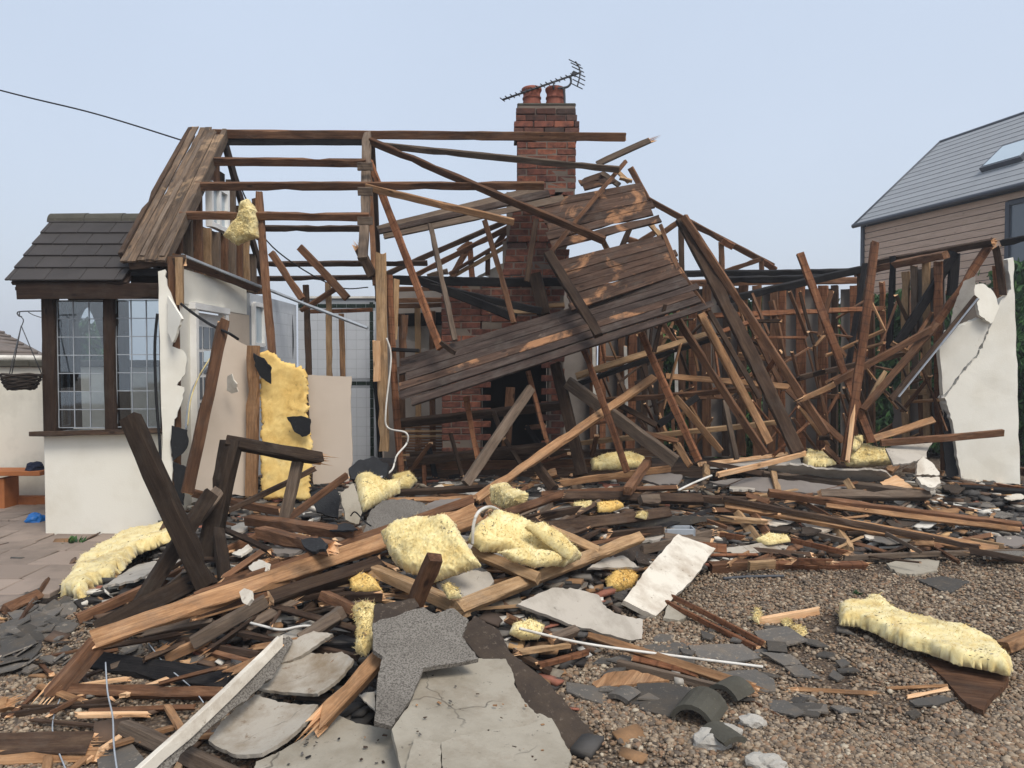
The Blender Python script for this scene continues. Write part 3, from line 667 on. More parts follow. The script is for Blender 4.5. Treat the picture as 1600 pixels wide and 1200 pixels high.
pot(832, -.03); pot(868, .02)
# aerial
AY = 8.75
ar = tube('aerial', [at(785, 156, AY), at(908, 113, AY)], .012, 'metal', 'bent television aerial leaning over the chimney pots', 'aerial', smooth_n=1)
for k in range(15):
    u = k / 15; x, y = 785 + 118 * u, 156 - 41 * u
    tube('element', [at(x - 3.5, y - 3, AY - .12), at(x + 3.5, y + 2.2, AY + .12)], .006, 'metal', parent=ar, smooth_n=1)
tube('reflector_spine', [at(899, 96, AY), at(905, 106, AY), at(906, 118, AY), at(902, 135, AY)], .009, 'metal', parent=ar)
for y, dx in ((97, -2), (102, 1), (108, 3), (115, 5), (121, 5), (128, 4), (134, 1)):
    tube('reflector_rod', [at(891 + dx, y - 4, AY - .1), at(909 + dx, y + 5, AY + .1)], .006, 'metal', parent=ar, smooth_n=1)
tube('mast_arm', [at(891, 119, AY), at(892, 129, AY), at(886, 136, AY), at(872, 138, AY), at(881, 140, AY), at(882.5, 170, AY)], .013, 'metal', parent=ar)
tube('mast_arm', [at(865, 129, AY), at(865, 140, AY)], .010, 'metal', parent=ar, smooth_n=1)
box('junction_box', at(897, 115, AY), (.05, .04, .03), 'metal', ar)
# overhead cable
tube('overhead_cable', [at(-300, 60, 9.5), at(0, 141, 8.9), at(150, 178, 8.7), at(296, 223, 8.4)], .009, 'cable_black', 'thin dark overhead cable running to the gable top', 'cable')
# ================================================================ FLOOR and low front wall of the middle room
fl = empty('floor_deck', (1.2, 9.2, .1), 'dark brown boarded floor and low board wall inside the wrecked middle room', 'floor')
for k in range(24):
    y = 7.75 + k * .14; o = link('floorboard', beam_mesh(6.6, .132, .03, 'dk', (.03, .03), .0005, seg=8), fl)
    place(o, frame_matrix(Vector((-2.0, y, .20)), Vector((1, 0, 0)), Vector((0, 0, 1))))
for k in range(5):      # boards on edge seen below the fireplace
    timber('wall_board', (632 + k * 2, 768 - k * 14, 8.25), (1000 + 6 * k, 762 - k * 14, 8.3), 13, 'br' if k % 2 else 'dk', parent=fl, roll=.05, t=.025)
lw = empty('lath_wall', at(668, 700, 9.3), 'wall of thin broken laths and studs left of the fireplace', 'wall')
for k in range(15):
    y = 660 + k * 4.2; timber('lath', (624 + random.uniform(-3, 3), y + random.uniform(-1, 1), 9.2), (709 + random.uniform(-4, 2), y + random.uniform(-1.5, 1.5), 9.2), 2.8, random.choice(('br', 'lt', 'br')), parent=lw, roll=0, t=.008, ends=(.02, .03))
for px, m in ((628, 'br'), (652, 'lt'), (676, 'br'), (700, 'br')):
    timber('stud', (px, 470 + (px % 7) * 4, 9.25), (px + 1, 730, 9.25), 9, m, parent=lw, roll=.1, t=.05)
for y in (452, 470, 478): timber('rail', (612, y, 9.1), (705, y - 2, 9.1), 7, random.choice(('br', 'lt')), parent=lw, roll=.1, t=.04, ends=(.02, .04))
timber('rail', (612, 500, 9.3), (702, 497, 9.3), 20, 'bk', parent=lw, roll=0, t=.04)
slab('plaster_sheet', [(637, 506), (700, 506), (701, 540), (662, 545), (636, 528)], ((640, 506, 9.35), (700, 506, 9.35), (650, 540, 9.35)), .02, 'board_grey', parent=lw)
timber('beam', (606, 437, 8.45), (884, 441, 8.5), 14, 'bk', 'black tarred wall plate across the brickwork below the chimney', 'beam', roll=.05, t=.08)
timber('beam', (655, 438, 8.3), (806, 497, 8.1), 13, 'bk', 'steeper of two black beams crossing the brick chimney breast', 'beam', roll=.15, t=.06)
timber('beam', (672, 447, 8.25), (846, 486, 8.15), 11, 'bk', 'shallower of two black beams crossing the brick chimney breast', 'beam', roll=.15, t=.06)
timber('rail', (765, 486, 8.5), (845, 488, 8.5), 7, 'lt', 'short pale splintered rail across the bricks above the sheathing', 'rail', ends=(.06, .05))
timber('rail', (850, 478, 8.45), (882, 476, 8.45), 7, 'lt', 'short yellow shelf rail at the brick breast edge', 'rail')
timber('post', (836, 428, 8.35), (850, 492, 8.2), 19, 'dk', 'dark brown post stub in front of the chimney breast', 'post', ends=(.02, .01), roll=.2)
timber('beam', (620, 662, 8.0), (885, 632, 8.1), 12, 'dk', 'upper dark horizontal beam across the black fireplace', 'beam', roll=.35, t=.08)
timber('beam', (635, 722, 7.9), (905, 692, 8.1), 12, 'dk', 'lower dark horizontal beam below the black fireplace', 'beam', roll=.35, t=.08)
timber('plank', (798, 605, 8.6), (790, 705, 8.5), 14, 'br', 'brown board standing inside the black fireplace', 'board', roll=.2, t=.03)
# ================================================================ REAR STUD WALL (middle to right)
RY = 10.4
rs = empty('rear_stud_wall', at(1150, 700, RY), 'long rear stud wall of dark old studs with grey plaster behind', 'wall')
random.seed(21)
px = 926
while px < 1352:
    w = random.choice((8, 10, 12, 14)); m = random.choice(('br', 'dk', 'rd', 'br', 'dk'))
    timber('stud', (px + random.uniform(-4, 4), 446, RY), (px + random.uniform(-3, 3), 712, RY), w, m, parent=rs, roll=random.uniform(-.3, .3), t=.07, ends=(.01, .02))
    px += random.choice((17, 22, 26, 30))
timber('top_plate', (905, 449, RY), (1352, 438, RY), 10, 'br', parent=rs, roll=.1, t=.1)
for a, b in ((600, 700), (703, 790), (793, 860), (863, 932), (935, 1035), (1082, 1158), (1192, 1250), (1254, 1310), (1314, 1352)):
    slab('plaster_panel', [(a, 452), (b, 450), (b, 715), (a, 715)], ((a, 452, RY + .1), (b, 452, RY + .1), (a, 700, RY + .1)), .015, 'plaster_grey', parent=rs, rough=1)
for k in range(4): timber('noggin', (940 + k * 105, 560 + (k % 2) * 60, RY - .02), (1040 + k * 100, 560 + (k % 2) * 60, RY - .02), 7, 'br', parent=rs, roll=.1, t=.05)
for px in (928, 977, 1056): timber('white_trim', (px, 540, RY - .12), (px + 2, 640, RY - .12), 5, 'white_pvc', parent=rs, roll=.1, t=.03, ends=(.02, .03))
# right-hand side wall coming towards the viewer
rs2 = empty('right_stud_wall', at(1420, 690, 9.0), 'right-hand stud wall with black and brown studs beside the white wall', 'wall')
def SY(px): return 9.95 - (px - 1340) / 140 * 1.6
for px, y0, y1, w, m in ((1345, 428, 690, 10, 'dk'), (1360, 432, 690, 9, 'br'), (1378, 440, 560, 8, 'rd'), (1415, 424, 700, 11, 'lt'), (1428, 415, 620, 9, 'gr'), (1447, 410, 690, 11, 'lt'), (1466, 408, 690, 12, 'rd'), (1476, 640, 735, 14, 'br'), (1440, 610, 690, 9, 'br')):
    timber('stud', (px, y0, SY(px)), (px + 2, y1, SY(px)), w, m, parent=rs2, roll=.25, t=.06, ends=(.02, .02))
timber('top_plate', (1338, 427, 9.98), (1478, 398, 8.35), 11, 'br', parent=rs2, roll=.2, t=.08)
timber('top_plate', (1370, 410, 9.5), (1552, 378, 8.1), 10, 'dk', parent=rs2, roll=.3, t=.06, ends=(.03, .05))
timber('noggin', (1405, 614, 9.0), (1450, 612, 8.7), 9, 'lt', parent=rs2, roll=.1, t=.05)
timber('wall_cap', (1562, 380, 8.05), (1606, 372, 7.9), 10, 'bk', parent=rs2, roll=.1, t=.08, ends=(.03, .0))
for a, b, y0, y1 in ((1424, 1476, 420, 520), (1350, 1364, 445, 690), (1395, 1478, 620, 690)):
    slab('plaster_panel', [(a, y0), (b, y0 - 4), (b, y1), (a, y1)], ((a, y0, SY(a) + .12), (b, y0, SY(b) + .12), (a, y1, SY(a) + .12)), .015, 'plaster_grey', parent=rs2, rough=2)
# white rendered wall end with cracks
ww = empty('white_wall_end', at(1540, 757, 8.2), 'standing white rendered wall end with a long diagonal crack', 'wall')
main = [(1583, 402), (1586, 480), (1590, 600), (1594, 757), (1502, 750), (1493, 690), (1489, 662), (1476, 622), (1483, 612), (1506, 580), (1528, 556), (1540, 530), (1547, 512), (1556, 488), (1566, 466), (1580, 452), (1574, 405)]
slab('render', main, ((1583, 402, 8.2), (1594, 757, 8.2), (1490, 620, 8.2)), .14, 'render_white', parent=ww, rough=1.5)
loose = [(1530, 497), (1545, 508), (1538, 527), (1526, 553), (1504, 577), (1481, 610), (1474, 618), (1468, 545), (1480, 518), (1512, 504)]
slab('render_loose', loose, ((1530, 497, 8.08), (1474, 618, 8.15), (1545, 508, 8.12)), .05, 'render_white', parent=ww, rough=1.2)
slab('render_torn', [(1518, 446), (1536, 443), (1552, 455), (1562, 478), (1553, 500), (1548, 506), (1530, 492), (1526, 465)], ((1518, 446, 8.0), (1562, 478, 8.12), (1548, 506, 8.05)), .03, 'render_white', parent=ww, rough=1.5)
slab('render_torn', [(1505, 440), (1523, 432), (1522, 462), (1500, 500), (1485, 508), (1490, 480)], ((1505, 440, 8.05), (1485, 508, 8.1), (1522, 462, 7.98)), .02, 'board_grey', parent=ww, rough=1.5)
slab('felt_edge', [(1474, 640), (1488, 660), (1493, 700), (1500, 742), (1480, 745), (1473, 690)], ((1474, 640, 8.28), (1488, 660, 8.25), (1480, 745, 8.28)), .05, 'felt_black', parent=ww, rough=3)
timber('corner_stud', (1558, 415, 8.3), (1562, 475, 8.3), 13, 'rd', parent=ww, roll=.2, ends=(.02, .04)); timber('corner_stud', (1556, 384, 8.2), (1568, 462, 8.2), 10, 'dk', parent=ww, roll=.2, ends=(.04, .02))
slab('window_trim', [(1467, 548), (1472, 548), (1476, 622), (1471, 622)], ((1467, 548, 8.18), (1472, 548, 8.18), (1471, 622, 8.18)), .03, 'white_pvc', parent=ww, rough=0)
slab('backing', [(1498, 470), (1578, 440), (1588, 745), (1504, 745), (1490, 620), (1472, 560)], ((1498, 470, 8.36), (1578, 440, 8.36), (1588, 745, 8.36)), .05, 'plaster_grey', parent=ww, rough=1)
# rear roof trusses
tr = empty('rear_roof_truss', at(1100, 430, 10.0), 'exposed brown rear roof truss sloping down to the right behind the sheathing', 'truss')
for a, b, w, m in (((1012, 312, 10), (1208, 416, 10.1), 9, 'br'), ((1064, 345, 9.9), (1066, 440, 9.9), 8, 'dk'), ((1127, 378, 10), (1128, 428, 10), 8, 'br'), ((1190, 408, 10), (1190, 430, 10), 7, 'br'), ((1038, 362, 10), (1064, 344, 10), 8, 'br'),
                   ((1134, 424, 10), (1188, 405, 10), 7, 'br'), ((985, 262, 10), (1012, 312, 10), 9, 'br'), ((975, 372, 10), (1000, 380, 10), 9, 'br'), ((1000, 378, 9.9), (1022, 364, 9.9), 9, 'br'), ((972, 385, 9.9), (985, 355, 9.9), 8, 'dk'),
                   ((1128, 376, 9.95), (1146, 386, 9.95), 10, 'rd'), ((1192, 408, 10), (1212, 422, 10), 9, 'rd')):
    timber('member', a, b, w, m, parent=tr, roll=.2, t=.05)
tl = empty('far_roof_truss', at(720, 430, 9.9), 'exposed brown rear roof truss left of the chimney', 'truss')
for a, b, w, m in (((596, 432, 9.9), (806, 340, 9.7), 8, 'dk'), ((650, 430, 9.85), (802, 352, 9.7), 8, 'br'), ((700, 436, 9.85), (800, 380, 9.7), 6, 'lt'), ((702, 428, 9.8), (796, 372, 9.7), 5, 'br'), ((706, 432, 9.8), (733, 384, 9.8), 9, 'br'),
                   ((734, 378, 9.8), (738, 436, 9.8), 8, 'rd'), ((762, 392, 9.8), (762, 430, 9.8), 7, 'br'), ((716, 394, 9.8), (735, 380, 9.8), 10, 'br'), ((775, 384, 9.8), (798, 350, 9.8), 8, 'br'), ((668, 432, 9.8), (700, 424, 9.8), 9, 'gr')):
    timber('member', a, b, w, m, parent=tl, roll=.2, t=.05)
slab('plaster_sheet', [(745, 432), (790, 408), (795, 436)], ((745, 432, 9.95), (790, 408, 9.95), (795, 436, 9.95)), .02, 'board_grey', parent=tl)
for a, b, w, lb in (((1018, 428, 9.7), (1345, 424, 9.9), 9, 'upper straight black fascia beam along the rear roof edge'), ((1106, 439, 9.55), (1290, 434, 9.7), 10, 'second black beam just below the rear fascia'), ((1122, 472, 9.3), (1345, 421, 9.75), 11, 'black beam tilting up to the right below the rear fascia')):
    timber('beam', a, b, w, 'bk', lb, 'beam', roll=.3, t=.07)
# ================================================================ NEIGHBOURS
nb = empty('neighbour_house', (10, 18, 0), 'modern timber clad house with grey roof and skylight beyond the right wall', 'house')
W0 = Vector((8.66, 19.0, 0)); dW = Vector((.265, -.964, 0)).normalized(); nW = Vector((.964, .265, 0)).normalized(); LW = 9.5; EZ = 5.0; RZ = 7.05; HW = 2.35
def nbM(p): M = Matrix((dW, nW, Vector((0, 0, 1)))).transposed().to_4x4(); M.translation = p; return M
k = 0; z = .1
while z < EZ - .12:
    WIN0, WIN1, WZ_0, WZ_1 = 4.0, 5.7, 3.3, 4.72
    spans = [(0, LW)] if not (WZ_0 - .1 < z + .07 < WZ_1 + .05) else [(0, WIN0), (WIN1, LW)]
    for a, b in spans:
        o = link('cladding_board', beam_mesh(b - a, .135, .03, 'clad', seg=4, bow=.0002), nb); M = nbM(W0 + dW * a + Vector((0, 0, z + .07)) - nW * .02)
        place(o, M @ Matrix.Rotation(math.pi / 2, 4, 'X') @ Matrix.Rotation(.07, 4, 'X'))
    o = link('cladding_board', beam_mesh(HW * 2, .135, .03, 'clad', seg=3, bow=.0002), nb); M = Matrix((nW, -dW, Vector((0, 0, 1)))).transposed().to_4x4(); M.translation = W0 + Vector((0, 0, z + .07)) - dW * .02
    place(o, M @ Matrix.Rotation(math.pi / 2, 4, 'X'))
    z += .15
cb = box('wall_core', (0, 0, 0), (LW, HW * 2, EZ), 'gutter', nb); place(cb, nbM(W0 + dW * (LW / 2 + .05) + nW * (HW + .05) + Vector((0, 0, EZ / 2))))
o = box('corner_trim', (0, 0, 0), (.09, .09, EZ - .1), 'gutter', nb); place(o, nbM(W0 + dW * .03 - nW * .04 + Vector((0, 0, EZ / 2))))
wo = box('window', (0, 0, 0), (WIN1 - WIN0 - .1, .06, WZ_1 - WZ_0 - .1), 'dark_glass', nb); place(wo, nbM(W0 + dW * (WIN0 + WIN1) / 2 + nW * .0 + Vector((0, 0, (WZ_0 + WZ_1) / 2))))
for (a, s) in ((WIN0 + .04, (.09, .1, WZ_1 - WZ_0)), (WIN1 - .04, (.09, .1, WZ_1 - WZ_0)), ((WIN0 + WIN1) / 2, (WIN1 - WIN0 - .18, .1, .08))):
    for zz in ((WZ_0 + WZ_1) / 2,) if s[2] > .5 else (WZ_0 + .04, WZ_1 - .04):
        o = box('window_frame', (0, 0, 0), s, 'gutter', wo); place(o, nbM(W0 + dW * a - nW * .02 + Vector((0, 0, zz))))
rl = math.hypot(HW + .25, RZ - EZ + .2); ra = math.atan2(RZ - EZ + .2, HW + .25)
rfn = empty('roof', (0, 0, 0)); rfn.parent = nb; rfn.matrix_parent_inverse = WM[nb.name].inverted(); WM[rfn.name] = Matrix()
base = W0 - dW * .12 - nW * .22 + Vector((0, 0, EZ - .06)); upR = nW * math.cos(ra) + Vector((0, 0, math.sin(ra))); nR = -nW * math.sin(ra) + Vector((0, 0, math.cos(ra)))
NC = 15; cl = rl / NC
for r in range(NC):
    M = Matrix((dW, upR, nR)).transposed().to_4x4()
    o = link('slate_course', mesh('slate_course', [(0, 0, .016), (LW + .2, 0, .016), (LW + .2, cl, .006), (0, cl, .006), (0, 0, -.0), (LW + .2, 0, -.0), (LW + .2, cl, -.0), (0, cl, -.0)], [(0, 1, 2, 3), (0, 4, 5, 1), (0, 3, 7, 4), (1, 5, 6, 2), (7, 6, 5, 4)], 'roof_grey'), rfn)
    M.translation = base + upR * (r * cl); place(o, M)
back = base + upR * rl; dn = nW * math.cos(ra) - Vector((0, 0, math.sin(ra)))
o = link('back_slope', mesh('back_slope', [base + upR * rl, base + upR * rl + dW * (LW + .2), back + dn * rl + dW * (LW + .2), back + dn * rl], [(0, 1, 2, 3)], 'roof_grey'), rfn); place(o, Matrix())
o = link('gable_cladding', mesh('gable_cladding', [W0 + Vector((0, 0, EZ - .1)), W0 + nW * HW * 2 + Vector((0, 0, EZ - .1)), W0 + nW * HW + Vector((0, 0, RZ - .05))], [(0, 1, 2)], 'clad'), nb); place(o, Matrix())
for (p, q, r_, nm) in ((base, base + dW * (LW + .2), .055, 'gutter'), (base, back, .045, 'verge'), (back, back + dW * (LW + .2), .05, 'ridge')):
    tube(nm, [p, q], r_, 'gutter', parent=rfn, smooth_n=1, sides=8)
sk = box('skylight', (0, 0, 0), (.98, .80, .1), 'gutter', rfn); M = Matrix((dW, upR, nR)).transposed().to_4x4(); M.translation = base + dW * 3.5 + upR * 1.38 + nR * .07; place(sk, M)
gl = box('skylight_pane', (0, 0, 0), (.86, .68, .02), 'pale_glass', sk); M2 = M.copy(); M2.translation = M.translation + nR * .05; place(gl, M2)
# left: bungalow roof beyond the garden wall, garden wall, bench
lb = empty('distant_bungalow', (-9.5, 13.5, 0), 'grey tiled bungalow roof behind the garden wall at left edge', 'house')
RP = [at(-260, 478, 15.2), at(-10, 512, 15.2)]; ev = at(66, 556, 13.2)
V = [at(-260, 478, 15.4), at(-6, 513, 15.4), at(65, 556, 13.4), at(-300, 552, 13.4), at(75, 556, 17.5)]
o = link('roof', mesh('roof', V, [(0, 1, 2, 3), (1, 4, 2)], 'roof_brown'), lb); place(o, Matrix())
for k in range(7):
    u = (k + .5) / 7; a = V[3].lerp(V[0], u); b = V[2].lerp(V[1], u); tube('tile_course', [a + Vector((0, -.02, .02)), b + Vector((0, -.02, .02))], .03, 'roof_brown', parent=o, smooth_n=1, sides=5)
tube('gutter', [at(-300, 556, 13.35), at(67, 560, 13.35)], .06, 'white_pvc', parent=lb, smooth_n=1)
w_ = V[2]; box('wall', (-11.2, 15.5, w_.z / 2 - .05), (6.0, 3.6, w_.z - .15), 'wall_cream', lb)
gw = empty('garden_wall', (-6.5, 8.6, 0), 'cream rendered garden wall with dark coping behind the bay', 'wall')
zt = at(0, 573, 8.55).z
box('render', (-7.2, 8.65, zt / 2), (8.2, .2, zt), 'wall_cream', gw)
for k in range(18): box('coping_stone', (-11.1 + k * .46, 8.65, zt + .035), (.452, .3, .075), 'ridge_tile', gw, .012, None, .006)
bn = empty('garden_bench', at(20, 780, 8.3), 'orange brown wooden bench against the garden wall', 'bench')
box('seat', (-6.3, 8.25, at(30, 737, 8.25).z), (2.6, .3, .05), 'bench_wood', bn, .005)
for x in (-7.2, -5.45): box('leg', (x, 8.27, at(30, 740, 8.25).z / 2 - .02), (.08, .25, at(30, 740, 8.25).z - .04), 'bench_wood', bn, .005)
tag(box('timber_sleeper', (-6.3, 8.42, .06), (2.9, .1, .12), 'bench_wood', None, .006), 'long low orange timber edging at the foot of the garden wall', 'edging')
def crumple(name, c, s, mat, label, cat, seed=0, amp=.35):
    bm = bmesh.new(); bmesh.ops.create_icosphere(bm, subdivisions=3, radius=1)
    for v in bm.verts:
        p = v.co.copy(); k = 1 + amp * noise.noise(p * 1.7 + Vector((seed, 0, 0))) + amp * .6 * abs(noise.noise(p * 4 + Vector((0, seed, 0))))
        v.co = Vector((p.x * s[0], p.y * s[1], max(p.z, -.55) * s[2])) * k
    me = bpy.data.meshes.new(name); bm.to_mesh(me); bm.free(); me.materials.append(MATS[mat])
    o = link(name, me); place(o, Matrix.Translation(c)); return tag(o, label, cat)
crumple('cloth', at(54, 731, 8.22), (.09, .09, .06), 'cloth_navy', 'crumpled navy cloth lying on the bench end', 'cloth', 3)
crumple('plastic_bag', gp(56, 812, .05), (.085, .08, .065), 'bag_blue', 'crumpled bright blue plastic bag on the paving', 'bag', 9)
# ================================================================ HEDGE and small plants
def hedge(name, x0, x1, y0, y1, ztop, n, label):
    h = empty(name, ((x0 + x1) / 2, (y0 + y1) / 2, 0), label, 'hedge')
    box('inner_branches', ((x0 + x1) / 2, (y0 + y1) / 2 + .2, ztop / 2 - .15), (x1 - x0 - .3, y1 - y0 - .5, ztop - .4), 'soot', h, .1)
    c = np.stack([RNG.uniform(x0, x1, n), RNG.uniform(y0, y1, n) ** 1, RNG.uniform(.02, 1, n) * ztop], 1)
    c[:, 1] = y0 + (y1 - y0) * RNG.random(n) ** 2.2; bulge = .18 * np.sin(c[:, 0] * 2.7 + c[:, 2] * 1.9) + .12 * np.sin(c[:, 0] * 6.1 - c[:, 2] * 3.7); c[:, 1] += bulge; c[:, 2] += .14 * np.sin(c[:, 0] * 3.1)
    d = RNG.normal(0, 1, (n, 3)); d[:, 2] = abs(d[:, 2]) + .6; d[:, 1] -= .4; d /= np.linalg.norm(d, axis=1)[:, None]
    s = np.cross(d, RNG.normal(0, 1, (n, 3))); s /= np.linalg.norm(s, axis=1)[:, None]
    L = RNG.uniform(.08, .2, n)[:, None]; w = RNG.uniform(.012, .03, n)[:, None]
    V = np.stack([c - s * w, c + s * w, c + d * L * .6 + s * w * 1.4, c + d * L, c + d * L * .55 - s * w * 1.4], 1).reshape(-1, 3)
    Fc = np.arange(n * 5).reshape(n, 5).tolist()
    o = link('foliage', mesh('foliage', V.tolist(), Fc, 'needles'), h); place(o, Matrix()); return h
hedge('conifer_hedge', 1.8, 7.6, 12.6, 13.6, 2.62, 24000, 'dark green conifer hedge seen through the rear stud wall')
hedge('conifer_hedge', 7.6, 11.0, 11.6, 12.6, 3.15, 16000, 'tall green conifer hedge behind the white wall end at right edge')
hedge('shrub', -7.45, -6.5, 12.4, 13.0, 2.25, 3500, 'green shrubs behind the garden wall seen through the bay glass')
def weed(px, py, n, s, label):
    p = gm(px, py); V, Fc = [], []
    for k in range(n):
        a = random.uniform(0, 6.28); el = random.uniform(.5, 1.4); d = Vector((math.cos(a) * math.cos(el), math.sin(a) * math.cos(el), math.sin(el))); L = s * random.uniform(.5, 1); sd = d.cross(Vector((0, 0, 1))).normalized() * L * .16
        n0 = len(V); o_ = Vector((random.gauss(0, s * .25), random.gauss(0, s * .15), 0))
        V += [o_, o_ + d * L * .6 + sd, o_ + d * L - Vector((0, 0, L * .15)), o_ + d * L * .6 - sd]; Fc.append((n0, n0 + 1, n0 + 2, n0 + 3))
    o = link('weed', mesh('weed', V, Fc, 'needles')); place(o, Matrix.Translation(p)); tag(o, label, 'weed')
weed(117, 853, 60, .12, 'small green weed growing at the foot of the white bay wall'); weed(1338, 930, 26, .05, 'tiny green weed on the bare gravel near the timber pile')
# ================================================================ FALLEN ROOF SHEATHING
random.seed(5)
def plank_panel(root, left, right, n, mat, t=.024, gap=.5, ends=(.012, .012), stag=0):
    """n planks laid between a left and a right edge, each edge a pair of places (top, bottom)"""
    LT, LB = P(left[0]), P(left[1]); RT, RB = P(right[0]), P(right[1])
    nrm = (RT - LT).cross(LB - LT).normalized()
    if nrm.dot(CAM - LT) < 0: nrm = -nrm
    for k in range(n):
        u0, u1 = k / n, (k + 1) / n; a = (LT.lerp(LB, u0) + LT.lerp(LB, u1)) / 2; b = (RT.lerp(RB, u0) + RT.lerp(RB, u1)) / 2
        wa, wb = (LB - LT).length / n, (RB - RT).length / n
        d = b - a; L = d.length; x = d.normalized(); a = a + x * random.uniform(-.02, .03) * (1 + stag); L += random.uniform(-.03, .02) * (1 + stag)
        z = nrm; y = z.cross(x).normalized(); z = x.cross(y)
        me = beam_mesh(L, (wa + wb) / 2 - .007, t, mat if isinstance(mat, str) else mat[k % len(mat)], ends, .0008, seg=8)
        for v in me.vertices:                       # follow the taper of the panel
            f = (wa + (wb - wa) * min(1, max(0, v.co.x / L))) / ((wa + wb) / 2); v.co.y *= f
        o = link('plank', me, root); M = Matrix((x, y, z)).transposed().to_4x4(); M.translation = a + nrm * random.uniform(-.009, .009); place(o, M)
pa = empty('roof_sheathing', at(930, 340, 8.2), 'upper slab of fallen roof boards lying against the chimney', 'roof boards')
plank_panel(pa, ((846, 314, 8.42), (858, 390, 7.95)), ((999, 286, 8.35), (1030, 347, 7.95)), 6, 'sheath')
pb = empty('roof_sheathing', at(900, 520, 7.4), 'large tilted slab of dark roof boards with torn orange patches', 'roof boards')
R0, R1 = (1039, 366, 7.95), (1104, 483, 7.2); L0, L1 = (868, 408, 7.9), (893, 487, 7.45)
def mixp(a, b, u): return at(a[0] + (b[0] - a[0]) * u, a[1] + (b[1] - a[1]) * u, a[2] + (b[2] - a[2]) * u)
RM = mixp(R0, R1, .52)
plank_panel(pb, (P(L0), P(L1)), (P(R0), RM), 7, 'sheath')
plank_panel(pb, ((622, 562, 7.6), (634, 637, 7.15)), (RM, P(R1)), 6, ['sheath_dark', 'sheath_dark', 'sheath_dark', 'sheath'], stag=1)
timber('verge_board', (1032, 352, 8.0), (1060, 420, 7.6), 6, 'br', parent=pb, roll=.2, t=.03); timber('verge_board', (1060, 418, 7.62), (1108, 486, 7.2), 5, 'br', parent=pb, roll=.2, t=.03)
pc = empty('roof_sheathing', at(720, 340, 8.5), 'long narrow strip of grey roof boards hanging left of the chimney', 'roof boards')
plank_panel(pc, ((592, 351, 8.3), (590, 375, 8.2)), ((862, 284, 8.5), (868, 318, 8.35)), 3, ['gr', 'sheath_dark', 'gr'], stag=2)
pd = empty('roof_sheathing', at(925, 285, 8.9), 'small scrap of roof boards behind the chimney stack', 'roof boards')
plank_panel(pd, ((902, 282, 8.95), (908, 300, 8.85)), ((940, 268, 8.95), (955, 288, 8.85)), 2, 'sheath', stag=1)
